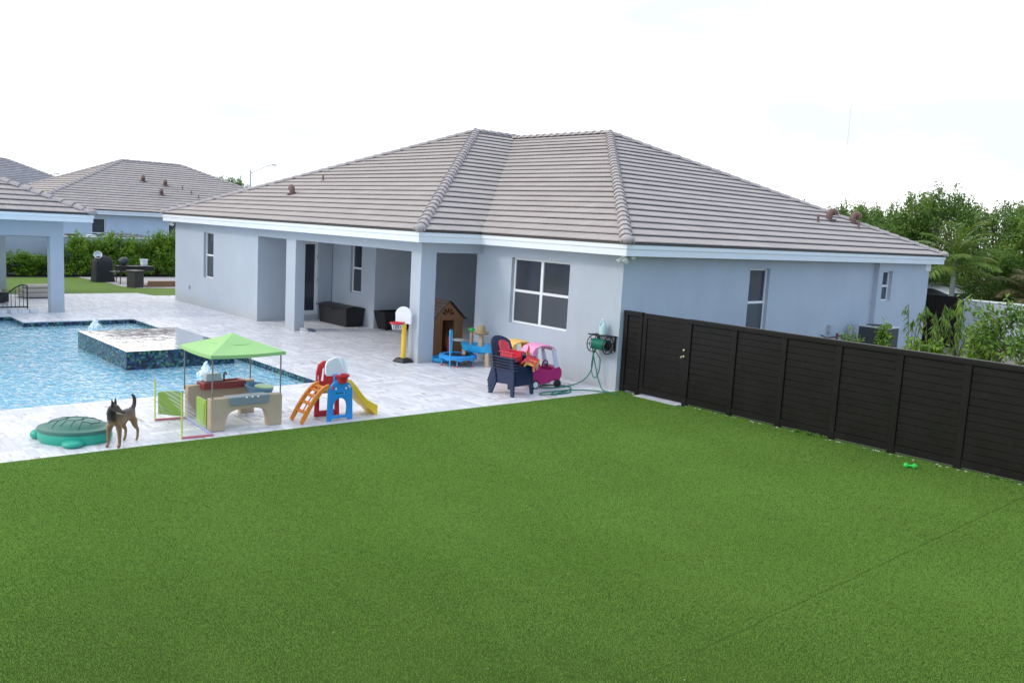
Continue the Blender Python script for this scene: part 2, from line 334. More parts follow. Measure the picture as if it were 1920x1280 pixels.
M_ROOF = mat_roof('roof_tiles', (0.380, 0.330, 0.308), (0.420, 0.370, 0.345), (0.345, 0.295, 0.285))
M_CAP = plain('cap_tiles', (0.385, 0.335, 0.33), .8, .16, 4, .3, 40)
M_UNDER = plain('roof_underlay', (0.085, 0.072, 0.07), .9)
M_STUCCO = mat_stucco('house_stucco', (0.49, 0.532, 0.592))
M_STUCCO2 = mat_stucco('neighbour_stucco', (0.56, 0.65, 0.76))
M_WALLG = mat_stucco('perimeter_stucco', (0.44, 0.47, 0.54))
M_FASCIA = plain('fascia_paint', (0.80, 0.82, 0.84), .45, .04, 2, dirt=(.55, .55, .5, .25))
M_WHITE = plain('white_frame', (0.80, 0.80, 0.80), .35, .04)
M_DRIP = plain('drip_edge', (0.07, 0.055, 0.05), .5)
M_GLASS = mat_glass('window_glass', (0.045, 0.05, 0.065), 0.08)
M_SCREEN = plain('window_screen', (0.060, 0.068, 0.082), .4, .15, 2)
M_FENCE = plain('black_fence_paint', (0.0095, 0.0080, 0.0072), .42, .35, 2.5, .08, 30, spec=.26, dirt=(.035, .03, .026, .35))
M_BLACK = plain('black_plastic', (0.015, 0.015, 0.017), .45, .1)
M_METAL = plain('grey_metal', (0.35, 0.36, 0.38), .35, .08, metal=.8)
M_TERRA = plain('vent_terracotta', (0.16, 0.085, 0.07), .6, .25, 9)
M_BARK = plain('bark', (0.11, 0.085, 0.06), .9, .3, 8, .5, 30)
M_LEAF_T = mat_leaf('tree_leaves', (0.030, 0.085, 0.012), (0.13, 0.25, 0.025), (0.26, 0.38, 0.045), 1.0)
M_LEAF_H = mat_leaf('hedge_leaves', (0.06, 0.15, 0.008), (0.22, 0.38, 0.02), (0.36, 0.50, 0.03), 1.6)
M_LEAF_S = mat_leaf('shrub_leaves', (0.05, 0.13, 0.015), (0.18, 0.32, 0.03), (0.30, 0.42, 0.05), 2.2)
M_LEAF_P = mat_leaf('palm_leaves', (0.06, 0.14, 0.015), (0.21, 0.33, 0.04), (0.36, 0.38, 0.09), 1.2)
M_LEAF_D = mat_leaf('dry_palm_leaves', (0.10, 0.09, 0.035), (0.22, 0.19, 0.08), (0.14, 0.16, 0.04), 1.2)
M_WEAVE = mat_weave('dark_wicker', (0.017, 0.016, 0.017))

# ------------------------------------------------------------------ mesh helpers
class MB:
    def __init__(s): s.v = []; s.f = []; s.m = []; s.uv = {}
    def add(s, verts, faces, mi=0):
        o = len(s.v); s.v += [Vector(v) for v in verts]
        for f in faces: s.f.append([i+o for i in f]); s.m.append(mi)
        return s
    def box(s, a, b, mi=0, rot=None, piv=None):
        x0, y0, z0 = a; x1, y1, z1 = b
        vs = [Vector(p) for p in ((x0, y0, z0), (x1, y0, z0), (x1, y1, z0), (x0, y1, z0), (x0, y0, z1), (x1, y0, z1), (x1, y1, z1), (x0, y1, z1))]
        if rot is not None:
            c = Vector(piv) if piv is not None else (Vector(a)+Vector(b))/2
            vs = [rot @ (v-c)+c for v in vs]
        return s.add(vs, [(0, 3, 2, 1), (4, 5, 6, 7), (0, 1, 5, 4), (1, 2, 6, 5), (2, 3, 7, 6), (3, 0, 4, 7)], mi)
    def hexa(s, bot, top, mi=0):
        n = len(bot)
        fs = [tuple(range(n-1, -1, -1)), tuple(range(n, 2*n))]+[(i, (i+1) % n, n+(i+1) % n, n+i) for i in range(n)]
        return s.add(list(bot)+list(top), fs, mi)
    def tube(s, pts, rad, n=8, mi=0, closed=False, cap=True, flat=1.0):
        pts = [Vector(p) for p in pts]; k = len(pts)
        rs = rad if isinstance(rad, (list, tuple)) else [rad]*k
        prev = None; rings = []
        for i, p in enumerate(pts):
            if closed: t = pts[(i+1) % k]-pts[i-1]
            else: t = pts[min(i+1, k-1)]-pts[max(i-1, 0)]
            t = t.normalized() if t.length > 1e-9 else Vector((0, 0, 1))
            ref = prev if prev is not None else (Vector((0, 0, 1)) if abs(t.z) < .9 else Vector((1, 0, 0)))
            a = (ref-t*ref.dot(t))
            if a.length < 1e-6: a = t.orthogonal()
            a.normalize(); prev = a; b = t.cross(a)
            rings.append([p+a*rs[i]*math.cos(2*math.pi*j/n)+b*rs[i]*flat*math.sin(2*math.pi*j/n) for j in range(n)])
        vs = [v for r in rings for v in r]; fs = []
        for i in range(k if closed else k-1):
            for j in range(n):
                a0 = i*n+j; a1 = i*n+(j+1) % n; b0 = ((i+1) % k)*n+j; b1 = ((i+1) % k)*n+(j+1) % n
                fs.append((a0, a1, b1, b0))
        if cap and not closed: fs += [tuple(range(n-1, -1, -1)), tuple(range((k-1)*n, k*n))]
        return s.add(vs, fs, mi)
    def lathe(s, prof, n=20, c=(0, 0, 0), mi=0, sx=1, sy=1, axis='z', cap=True):
        c = Vector(c); vs = []; fs = []; k = len(prof)
        for r, z in prof:
            for j in range(n):
                a = 2*math.pi*j/n; x, y = r*math.cos(a)*sx, r*math.sin(a)*sy
                vs.append(c+(Vector((x, y, z)) if axis == 'z' else Vector((z, x, y)) if axis == 'x' else Vector((y, z, x))))
        for i in range(k-1):
            for j in range(n):
                fs.append((i*n+j, i*n+(j+1) % n, (i+1)*n+(j+1) % n, (i+1)*n+j))
        if cap and prof[0][0] > 1e-6: fs.append(tuple(range(n-1, -1, -1)))
        if cap and prof[-1][0] > 1e-6: fs.append(tuple(range((k-1)*n, k*n)))
        return s.add(vs, fs, mi)
    def ball(s, c, r, n=14, m=8, mi=0):
        r = (r, r, r) if not isinstance(r, (tuple, list)) else r
        prof = [(math.sin(math.pi*i/m), -math.cos(math.pi*i/m)) for i in range(m+1)]
        o = len(s.v); s.lathe(prof, n, (0, 0, 0), mi)
        for i in range(o, len(s.v)): v = s.v[i]; s.v[i] = Vector((v.x*r[0], v.y*r[1], v.z*r[2]))+Vector(c)
        return s
    def plate(s, outer, holes, th, fn, mi=0):
        """flat sheet with holes, thickness th; fn(u, w, t) -> point"""
        bm = bmesh.new()
        for loop in [outer]+list(holes):
            vs = [bm.verts.new((p[0], p[1], 0)) for p in loop]
            for i in range(len(vs)): bm.edges.new((vs[i], vs[(i+1) % len(vs)]))
        bmesh.ops.triangle_fill(bm, edges=bm.edges[:], use_beauty=True, use_dissolve=False)
        bm.verts.index_update()
        v2 = [(v.co.x, v.co.y) for v in bm.verts]; fs = [[v.index for v in f.verts] for f in bm.faces]
        fs = [f if bm.faces else f for f in fs]
        n = len(v2); bm.free()
        vs = [fn(a, b, 0) for a, b in v2]+[fn(a, b, th) for a, b in v2]
        o2 = [f for f in fs]+[[i+n for i in reversed(f)] for f in fs]
        st = 0
        for loop in [outer]+list(holes):
            k = len(loop)
            for i in range(k): a = st+i; b = st+(i+1) % k; o2.append([a, b, b+n, a+n])
            st += k
        return s.add(vs, o2, mi)
    def xf(s, mat, start=0):
        for i in range(start, len(s.v)): s.v[i] = mat @ s.v[i]
        return s
    def build(s, name, mats, parent=None, smooth=False, bevel=0, sub=0, loc=None, uvs=None, seg=2, recalc=True):
        me = bpy.data.meshes.new(name); me.from_pydata([tuple(v) for v in s.v], [], s.f)
        mats = mats if isinstance(mats, (list, tuple)) else [mats]
        for m in mats: me.materials.append(m)
        for p, mi in zip(me.polygons, s.m): p.material_index = mi
        if recalc:
            bm = bmesh.new(); bm.from_mesh(me); bmesh.ops.recalc_face_normals(bm, faces=bm.faces[:]); bm.to_mesh(me); bm.free()
        if uvs is not None:
            ul = me.uv_layers.new(name='UVMap')
            for p in me.polygons:
                for li in p.loop_indices: ul.data[li].uv = uvs[me.loops[li].vertex_index]
        if smooth:
            for p in me.polygons: p.use_smooth = True
            if hasattr(me, 'set_sharp_from_angle'): me.set_sharp_from_angle(angle=R(42))
        me.update()
        o = bpy.data.objects.new(name, me); C.objects.link(o)
        if loc is not None: o.location = loc
        if parent is not None: o.parent = parent
        if bevel:
            b = o.modifiers.new('bevel', 'BEVEL'); b.width = bevel; b.segments = seg; b.limit_method = 'ANGLE'; b.angle_limit = R(40)
            b.use_clamp_overlap = True
            for p in me.polygons: p.use_smooth = True
            w = o.modifiers.new('wn', 'WEIGHTED_NORMAL'); w.keep_sharp = True
        if sub:
            q = o.modifiers.new('sub', 'SUBSURF'); q.levels = sub; q.render_levels = sub
        return o
def thing(name, label, cat, loc=(0, 0, 0), rz=0, group=None):
    o = bpy.data.objects.new(name, None); C.objects.link(o); o.location = loc; o.rotation_euler = (0, 0, rz)
    o.empty_display_size = .2; o['label'] = label; o['category'] = cat
    if group: o['group'] = group
    return o
def tag(o, label, cat, group=None):
    o['label'] = label; o['category'] = cat
    if group: o['group'] = group
    return o
def struct(o, kind='structure'): o['kind'] = kind; return o
def copy_tree(o, parent=None, label=None):
    c = o.copy(); C.objects.link(c); c.parent = parent
    if label: c['label'] = label
    for ch in [x for x in bpy.data.objects if x.parent == o]: copy_tree(ch, c)
    return c
def arc(cx, cy, r, a0, a1, n, ry=None):
    ry = r if ry is None else ry
    return [(cx+r*math.cos(R(a0+(a1-a0)*i/n)), cy+ry*math.sin(R(a0+(a1-a0)*i/n))) for i in range(n+1)]

# ------------------------------------------------------------------ ground, deck, pool
PX0, PX1, PY1 = -15.6, -3.72, -5.32          # pool: x range and right edge
def sheet(name, rects_or_poly, z, mat, holes=()):
    mb = MB(); mb.plate(rects_or_poly, holes, -0.03, lambda a, b, t: (a, b, z+t))
    o = mb.build(name, mat); return struct(o)
def build_ground():
    pool = [(PX1, -30), (PX1, PY1), (PX0, PY1), (PX0, -8.45), (-17.2, -8.45), (-17.2, -30)]
    hole = [(PX1+.05, -30.05), (PX1+.05, PY1+.05), (PX0-.05, PY1+.05), (PX0-.05, -8.4), (-17.25, -8.4), (-17.25, -30.05)]
    mb = MB(); mb.plate([(-900, -900), (900, -900), (900, 900), (-900, 900)], [hole], -0.05, lambda a, b, t: (a, b, -0.06+t))
    struct(mb.build('ground', plain('dry_ground', (.20, .19, .16), .95, .25, .6)))
    m2 = MB(); m2.plate([(-34.2, -30), (-24.05, -30), (-24.05, -2.35), (-22.88, -2.05), (-22.88, 6), (-34.2, 6)], [], .03, lambda a, b, t: (a, b, -.05+t)); struct(m2.build('lawn', M_LAWN))
    # marble deck with pool cut out (extends into the porch)
    deck = [(-24.1, -40), (-.95, -40), (-.28, -10), (-.14, -6), (.02, -.4), (.05, .2), (-5.2, .2), (-5.2, 6), (-14, 6), (-14, .1), (-22.9, .1), (-22.9, -2.1), (-24.1, -2.4)]
    sheet('pool_deck', deck, 0.0, M_DECK, [pool])
    turf = [(.075, -.38), (-.12, -6), (-.26, -10), (-.93, -40), (60, -40), (60, .24), (1.9, .24), (1.9, .0), (.5, .0), (.08, .08)]
    # slightly undulating turf sheet with its pile thickness
    bm = bmesh.new()
    xs = [-.1]+[i*.5 for i in range(0, 50)]; 
    mb = MB(); mb.plate(turf, [], -0.05, lambda a, b, t: (a, b, 0.012+t)); struct(mb.build('artificial_turf', M_TURF))
    bm.free()
    # gate sill and gravel strip under the fence
    g = MB(); g.box((.62, -.12, -.02), (1.78, .22, .02)); struct(g.build('gate_sill', M_DECK, bevel=.004))
    # pool basin
    b = MB(); zf = -1.35
    def wall(p, q, z0, z1, mi):
        b.add([(p[0], p[1], z0), (q[0], q[1], z0), (q[0], q[1], z1), (p[0], p[1], z1)], [(0, 1, 2, 3)], mi)
    for i in range(5):
        p, q = pool[i], pool[i+1]
        wall(p, q, -.24, -.028, 1); wall(p, q, zf, -.24, 0)
    wall(pool[5], pool[0], zf, -.028, 0)
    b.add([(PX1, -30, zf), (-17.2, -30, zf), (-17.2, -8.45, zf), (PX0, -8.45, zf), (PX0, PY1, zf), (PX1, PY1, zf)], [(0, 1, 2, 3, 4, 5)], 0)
    # shelves left and right of the raised spa
    b.box((-7.45, -8.12, zf), (PX1-.003, PY1-.003, -.42), 2); b.box((PX0+.003, -8.12, zf), (-11.2, PY1-.003, -.42), 2)
    struct(b.build('pool_basin', [M_PLASTER, M_MOS, M_SHELF], recalc=False))
    # shelf edge tiles
    w = MB(); 
    pw = [(PX1-.002, -29.99), (PX1-.002, PY1-.002), (PX0+.002, PY1-.002), (PX0+.002, -8.452), (-17.19, -8.452), (-17.19, -29.99)]
    w.add([(x, y, -.15) for x, y in pw], [tuple(range(6))])
    struct(w.build('pool_water', M_WATER))
build_ground()

def build_spa():
    x0, x1, y0, y1, zt = -11.2, -7.46, -8.16, -5.62, .27
    r = thing('raised_spa', 'raised square spa clad in dark glass mosaic, brimming over inside the pool', 'spa', ((x0+x1)/2, (y0+y1)/2, -1.3))
    ox, oy, oz = r.location
    L = lambda a, b: MB().box((a[0]-ox, a[1]-oy, a[2]-oz), (b[0]-ox, b[1]-oy, b[2]-oz))
    m = MB(); t = .22
    for a, b in (((x0, y0, -1.3), (x1, y0+t, zt)), ((x0, y1-t, -1.3), (x1, y1, zt)), ((x0, y0+t, -1.3), (x0+t, y1-t, zt)), ((x1-t, y0+t, -1.3), (x1, y1-t, zt))):
        m.box((a[0]-ox, a[1]-oy, a[2]-oz), (b[0]-ox, b[1]-oy, b[2]-oz))
    # rebuild as a ring so no coplanar seams
    m = MB(); o = [(x0-ox, y0-oy), (x1-ox, y0-oy), (x1-ox, y1-oy), (x0-ox, y1-oy)]; h = [(x0+t-ox, y0+t-oy), (x1-t-ox, y0+t-oy), (x1-t-ox, y1-t-oy), (x0+t-ox, y1-t-oy)]
    m.plate(o, [h], zt+.24, lambda a, b, c: (a, b, 1.06+c)); m.build('spa_wall', M_MOS, r)
    L((x0+.003, y0+.003, -1.3), (x1-.003, y1-.003, -.243)).build('spa_base', M_PLASTER, r)
    L((x0+t+.002, y0+t+.002, -.24), (x1-t-.002, y1-t-.002, .14)).build('spa_floor', M_SHELF, r)
    w = MB(); w.add([(x0-.004-ox, y0-.004-oy, zt+.006-oz), (x1+.004-ox, y0-.004-oy, zt+.006-oz), (x1+.004-ox, y1+.004-oy, zt+.006-oz), (x0-.004-ox, y1+.004-oy, zt+.006-oz)], [(0, 1, 2, 3)])
    w.build('spa_water', M_SPAW, r)
build_spa()
M_FOAM = plain('water_foam', (0.86, 0.90, 0.92), .3, .05)
def bubbler(x, y, label):
    rnd = random.Random(int(x*10))
    m = MB()
    for i in range(190):
        a = rnd.random()*6.28; h = rnd.random()**1.3; rr = (.14*(1-h)**1.4+.025)*math.sqrt(rnd.random())
        s = .016*(1-.5*h)*(.6+rnd.random()*.8)
        m.ball((rr*math.cos(a), rr*math.sin(a), h*.20+.0), (s, s, s*1.3), 7, 5)
    m.lathe([(.10, -.02), (.085, .05), (.05, .12), (.02, .17), (0, .19)], 12)
    o = m.build('water_bubbler', M_FOAM, smooth=True, loc=(x, y, -.15)); o.scale = (1.3, 1.3, 1.5); tag(o, label, 'bubbler', 'bubbling jets on the pool shelves')
bubbler(-6.22, -6.85, 'white foaming water jet on the near pool shelf behind the green canopy')
bubbler(-14.95, -6.65, 'white foaming water jet on the far pool shelf beyond the spa')

# ------------------------------------------------------------------ walls with openings
def wall_panel(mb, org, du, L, z0, z1, th, holes, mi=0):
    """org: (x,y) start; du unit dir (front normal = du rotated -90deg); thickness goes opposite the front normal"""
    du = Vector((du[0], du[1], 0)); nf = Vector((du.y, -du.x, 0))
    O = Vector((org[0], org[1], 0))
    P = lambda u, z, t: O+du*u-nf*t+Vector((0, 0, z))
    us = sorted({0, L}|{h[0] for h in holes}|{h[1] for h in holes}); zs = sorted({z0, z1}|{h[2] for h in holes}|{h[3] for h in holes})
    us = [u for u in us if 0 <= u <= L]; zs = [z for z in zs if z0 <= z <= z1]
    def ishole(a, b): return any(h[0] <= a < h[1] and h[2] <= b < h[3] for h in holes)
    idx = {}
    def V(i, j, t):
        k = (i, j, t)
        if k not in idx: mb.v.append(P(us[i], zs[j], th if t else 0)); idx[k] = len(mb.v)-1
        return idx[k]
    def F(*q): mb.f.append(list(q)); mb.m.append(mi)
    ni, nj = len(us)-1, len(zs)-1
    solid = lambda i, j: 0 <= i < ni and 0 <= j < nj and not ishole((us[i]+us[i+1])/2, (zs[j]+zs[j+1])/2)
    for i in range(ni):
        for j in range(nj):
            if not solid(i, j): continue
            F(V(i, j, 0), V(i+1, j, 0), V(i+1, j+1, 0), V(i, j+1, 0)); F(V(i, j+1, 1), V(i+1, j+1, 1), V(i+1, j, 1), V(i, j, 1))
            if not solid(i-1, j): F(V(i, j, 1), V(i, j, 0), V(i, j+1, 0), V(i, j+1, 1))
            if not solid(i+1, j): F(V(i+1, j, 0), V(i+1, j, 1), V(i+1, j+1, 1), V(i+1, j+1, 0))
            if not solid(i, j-1): F(V(i, j, 1), V(i+1, j, 1), V(i+1, j, 0), V(i, j, 0))
            if not solid(i, j+1): F(V(i, j+1, 0), V(i+1, j+1, 0), V(i+1, j+1, 1), V(i, j+1, 1))
def window(house, org, du, u0, u1, z0, z1, depth=.1, cols=1, rows=2, fr=.05, glass=None, label=None):
    """frame mesh (part) with panes as sub-parts, set 'depth' behind the wall face"""
    du = Vector((du[0], du[1], 0)); nf = Vector((du.y, -du.x, 0)); O = Vector((org[0], org[1], 0))
    P = lambda u, z, t: O+du*u-nf*t+Vector((0, 0, z))
    m = MB()
    def bar(a, b, c, d, t0=depth, t1=depth+.05): m.hexa([P(a, c, t0), P(b, c, t0), P(b, c, t1), P(a, c, t1)], [P(a, d, t0), P(b, d, t0), P(b, d, t1), P(a, d, t1)])
    bar(u0, u0+fr, z0, z1); bar(u1-fr, u1, z0, z1); bar(u0+fr, u1-fr, z0, z0+fr); bar(u0+fr, u1-fr, z1-fr, z1)
    w = (u1-u0)/cols
    for c in range(1, cols): bar(u0+w*c-fr*.8, u0+w*c+fr*.8, z0+fr, z1-fr, depth-.004, depth+.054)
    zm = (z0+z1)/2
    ulims = [(u0+fr if c == 0 else u0+w*c+fr*.8, u1-fr if c == cols-1 else u0+w*(c+1)-fr*.8) for c in range(cols)]
    if rows == 2:
        for a, b in ulims: bar(a, b, zm-.035, zm+.03, depth+.002, depth+.048)
    o = m.build('window', M_WHITE, house, bevel=.004, seg=1)
    if label: o['label'] = label
    for a, b in ulims:
        lims = [(z0+fr, zm-.035), (zm+.03, z1-fr)] if rows == 2 else [(z0+fr, z1-fr)]
        for k, (c, d) in enumerate(lims):
            g = MB(); dd = depth+(.022 if k == 0 else .034)
            g.hexa([P(a-.003, c-.003, dd), P(b+.003, c-.003, dd), P(b+.003, c-.003, dd+.006), P(a-.003, c-.003, dd+.006)], [P(a-.003, d+.003, dd), P(b+.003, d+.003, dd), P(b+.003, d+.003, dd+.006), P(a-.003, d+.003, dd+.006)])
            g.build('pane', (glass or M_GLASS) if k else M_SCREEN, o)
    return o

# ------------------------------------------------------------------ tiled roofs
PITCH = .429
def tile_plane(mb, uvs, org, e, n, poly, ze, dt=.36, lift=.037, pitch=PITCH):
    """org plan origin on the eave line, e eave direction, n plan upslope dir, poly [(s,t)] convex"""
    org = Vector((org[0], org[1], 0)); e = Vector((e[0], e[1], 0)); n = Vector((n[0], n[1], 0))
    def clip(pl, t0, keep_above):
        out = []
        for i in range(len(pl)):
            a, b = pl[i], pl[(i+1) % len(pl)]
            ia = (a[1] >= t0) if keep_above else (a[1] <= t0); ib = (b[1] >= t0) if keep_above else (b[1] <= t0)
            if ia: out.append(a)
            if ia != ib:
                k = (t0-a[1])/(b[1]-a[1]); out.append((a[0]+(b[0]-a[0])*k, t0))
        return out
    tmax = max(p[1] for p in poly); k = 0
    W = lambda s, t, dz: org+e*s+n*t+Vector((0, 0, ze+pitch*t+dz))
    rnd = random.Random(int(abs(org.x*7+org.y*3)))
    while k*dt < tmax-1e-4:
        t0, t1 = k*dt, min((k+1)*dt, tmax)
        pc = clip(clip(poly, t0, True), t1, False)
        if len(pc) >= 3:
            j = rnd.uniform(-.004, .004)
            h = lambda t: (lift+j)*(1-(t-t0)/dt)+.012
            low = [p for p in pc if abs(p[1]-t0) < 1e-6]
            tp = []
            for s, t in pc:
                tt = t-.035 if abs(t-t0) < 1e-6 else t
                mb.v.append(W(s, tt, h(t)+(.035*pitch if tt != t else 0))); uvs.append((s, k+.02+.96*(t-t0)/dt)); tp.append(len(mb.v)-1)
            mb.f.append(tp); mb.m.append(0)
            if len(low) >= 2:
                sa, sb = min(p[0] for p in low), max(p[0] for p in low)
                i0 = len(mb.v); H = lift+j+.012+.035*pitch
                for s, t, dz in ((sa, t0-.035, H), (sb, t0-.035, H), (sa, t0-.035, H-.022), (sb, t0-.035, H-.022), (sa, t0, H-.024), (sb, t0, H-.024), (sa, t0+.002, -.01), (sb, t0+.002, -.01)):
                    mb.v.append(W(s, t, dz)); uvs.append((s, k+.1))
                mb.f.append([i0, i0+2, i0+3, i0+1]); mb.m.append(0)
                mb.f.append([i0+2, i0+4, i0+5, i0+3]); mb.m.append(1)
                mb.f.append([i0+4, i0+6, i0+7, i0+5]); mb.m.append(1)
        k += 1
def cap_line(p0, p1, seg=.36, w=.145, h=.085):
    p0, p1 = Vector(p0), Vector(p1); d = p1-p0; L = d.length; t = d/L
    side = t.cross(Vector((0, 0, 1))).normalized(); up = side.cross(t).normalized()
    if up.z < 0: up = -up
    mb = MB(); n = max(1, round(L/seg)); rnd = random.Random(int(L*100))
    sh = [(-1, -.25), (-.78, .45), (-.32, .95), (.32, .95), (.78, .45), (1, -.25)]
    for i in range(n):
        a = p0+d*(i/n)-t*.05; b = p0+d*((i+1)/n)+t*.02
        jj = rnd.uniform(-.006, .006)
        lo = [a+side*(x*w*1.08+jj)+up*(y*h+.044) for x, y in sh]; hi = [b+side*(x*w*.9)+up*(y*h+.012) for x, y in sh]
        lo2 = [a+t*.012+side*(x*w*.9+jj)+up*(y*h+.044-.020) for x, y in sh]
        o = len(mb.v); mb.v += lo+hi+lo2
        for q in range(5):
            mb.f.append([o+q, o+q+1, o+6+q+1, o+6+q]); mb.m.append(0)
            mb.f.append([o+12+q, o+12+q+1, o+q+1, o+q]); mb.m.append(0)
        mb.f.append([o+12+q for q in range(6)]); mb.m.append(1)
    return mb
def fascia_ring(mb, pts, z0, z1, closed=False):
    """board along an eave polyline (outside is to the right of travel): lower recessed board + upper lip + drip edge"""
    n = len(pts)
    def off(i, d):
        p = Vector((pts[i][0], pts[i][1], 0))
        ds = []
        if i > 0 or closed: ds.append((p-Vector((*pts[i-1], 0))).normalized())
        if i < n-1 or closed: ds.append((Vector((*pts[(i+1) % n], 0))-p).normalized())
        ns = [Vector((q.y, -q.x, 0)) for q in ds]
        if len(ns) == 1: return p+ns[0]*d
        b = (ns[0]+ns[1]); b = b/b.length; return p+b*(d/max(.2, b.dot(ns[0])))
    zm = z0+(z1-z0)*.62
    prof = [(0, z0, 0), (.0, zm, 0), (.022, zm+.004, 0), (.022, z1, 0), (.030, z1+.002, 1), (.030, z1+.045, 1), (-.05, z1+.05, 1), (-.05, z0, 0)]
    rings = []
    for i in range(n):
        rings.append([off(i, d)+Vector((0, 0, z)) for d, z, _ in prof])
    k = len(prof)
    o = len(mb.v); mb.v += [v for r in rings for v in r]
    for i in range(n if closed else n-1):
        for j in range(k):
            a = o+i*k+j; b = o+i*k+(j+1) % k; c = o+((i+1) % n)*k+(j+1) % k; d = o+((i+1) % n)*k+j
            mb.f.append([a, d, c, b]); mb.m.append(1 if prof[j][2] or (prof[(j+1) % k][2] and j != k-1) else 0)
def vent_hood(parent, x, y, z, s=1.0, rz=0.0, small=False, name='roof_vent'):
    m = MB()
    if small:
        m.lathe([(.035, 0), (.035, .26), (.03, .27)], 10, (0, 0, -.02)); m.lathe([(.075, 0), (.04, .06)], 10, (0, 0, -.01))
    else:
        # gooseneck: riser that curls over, half-round shell
        prof = [(0, .0), (0, .14), (.02, .22), (.07, .28), (.14, .29), (.20, .25), (.215, .18)]
        m.tube([(p[0]-.06, 0, p[1]-.05) for p in prof], [.10, .10, .10, .10, .10, .10, .105], 14)
        m.box((-.18, -.16, -.06), (.10, .16, -.0))
    o = m.build(name, M_TERRA, parent, smooth=True)
    o.location = (x, y, z); o.rotation_euler = (0, 0, rz); o.scale = (s, s, s)
    return o

# ------------------------------------------------------------------ the main house
H = 3.04; ZE = 3.325; OV = .352; D = 1.948; XL = -21.1; XB = -4.907; XR = .352; WY = 15.77; XW2 = .15
def build_house():
    hs = thing('house', 'large single storey grey stucco house with hipped tile roof and corner porch', 'house', (0, 0, 0))
    # front wall right of porch
    m = MB(); wall_panel(m, (-5.1, 0), (1, 0), 5.1, -.1, H, .2, [(1.39, 3.45, 1.12, 2.77)]); m.build('front_wall', M_STUCCO, hs)
    window(hs, (-5.1, 0), (1, 0), 1.39, 3.45, 1.12, 2.77, .09, cols=2, fr=.055, label='wide four pane window right of the porch')
    # east wall (faces the fence side)
    m = MB(); wall_panel(m, (0, .2), (0, 1), 11.65, -.1, H, .2, [(4.78, 5.72, 1.0, 2.79)]); m.build('side_wall', M_STUCCO, hs)
    window(hs, (0, .2), (0, 1), 4.78, 5.72, 1.0, 2.79, .09, label='tall window half hidden by the black fence')
    m = MB(); wall_panel(m, (XW2, 11.85), (0, 1), 3.65, -.1, H, .35, [(.30, .95, 1.83, 2.78)]); m.build('side_wall', M_STUCCO, hs)
    window(hs, (XW2, 11.85), (0, 1), .30, .95, 1.83, 2.78, .11, label='small high window near the far corner')
    MB().box((-.05, 15.15, 2.80), (XW2+.03, 15.53, H-.002)).build('frieze_block', M_FASCIA, hs, bevel=.005)
    # west block
    m = MB(); wall_panel(m, (XL, -D), (1, 0), 7.13, -.1, H, .2, [(2.72, 3.60, 1.10, 2.75)]); m.build('front_wall', M_STUCCO, hs)
    window(hs, (XL, -D), (1, 0), 2.72, 3.60, 1.10, 2.75, .10, label='narrow window at the far left of the house')
    m = MB(); m.box((XL, -D+.2, -.1), (XL+.2, 15.5, H)); m.box((XL+.2, 15.3, -.1), (-.205, 15.5, H-.002)); m.build('rear_wall', M_STUCCO, hs)
    # porch beam + side beam
    m = MB(); wall_panel(m, (XL+7.13, -D), (1, 0), -XL-7.13+XB, 2.786, H, .2, []); m.build('porch_beam', M_STUCCO, hs)
    m = MB(); wall_panel(m, (XB, -D+.2), (0, 1), D-.2, 2.786, H, .2, []); m.build('porch_beam', M_STUCCO, hs)
    MB().box((-12.0, -D-.003, -.1), (-11.40, -D+.32, 2.785)).build('porch_column', M_STUCCO, hs)
    MB().box((-5.33, -D-.003, -.1), (XB+.003, -D+.464, 2.785)).build('porch_column', M_STUCCO, hs)
    # porch interior walls
    xd = XL+7.13
    m = MB(); wall_panel(m, (xd, -D+.2), (0, 1), .8+D-.2, -.1, H, .2, [(D-.2-.50, D-.2+.27, .17, 2.66)]); m.build('porch_wall', M_STUCCO, hs)
    # glass door in that wall
    dz0, dz1, y0, y1 = .17, 2.66, -.50, .27
    f = MB(); x = xd-.05
    f.box((x-.05, y0, dz0), (x, y0+.07, dz1)); f.box((x-.05, y1-.11, dz0), (x, y1, dz1)); f.box((x-.05, y0+.07, dz0), (x, y1-.11, dz0+.14)); f.box((x-.05, y0+.07, dz1-.08), (x, y1-.11, dz1))
    d = f.build('glass_door', M_WHITE, hs, bevel=.004)
    MB().box((x-.03, y0+.068, dz0+.138), (x-.02, y1-.108, dz1-.078)).build('pane', M_GLASS, d)
    for z in (.55, 1.35, 2.15): MB().tube([(x+.012, y1-.02, z-.06), (x+.012, y1-.02, z+.06)], .012, 8).build('hinge', M_METAL, d, smooth=True)
    MB().box((xd-.19, y0-.0, .0), (xd+.06, y1, .165)).build('door_step', M_STUCCO, hs, bevel=.006)
    m = MB(); wall_panel(m, (xd, .82), (1, 0), .62, -.1, H, .2, []); m.build('porch_wall', M_STUCCO, hs)
    m = MB(); wall_panel(m, (xd+.62, .78), (1, 0), 2.15, -.1, H, .25, [(.62, 1.32, 1.06, 2.70)]); m.build('porch_wall', M_STUCCO, hs)
    window(hs, (xd+.62, .78), (1, 0), .62, 1.32, 1.06, 2.70, .09, label='porch window behind the dark storage chest')
    xk = xd+.62+2.15
    m = MB(); wall_panel(m, (xk, 1.03), (0, 1), 4.4, -.1, H, .2, []); m.build('porch_wall', M_STUCCO, hs)
    m = MB(); wall_panel(m, (xk, 5.2), (1, 0), 6.2, -.1, H, .2, [(3.0, 5.9, .05, 2.4)]); m.build('porch_wall', M_STUCCO, hs)
    g = window(hs, (xk, 5.2), (1, 0), 3.0, 5.9, .05, 2.4, .08, cols=2, rows=1, fr=.07, label='wide glass sliding door at the back of the porch')
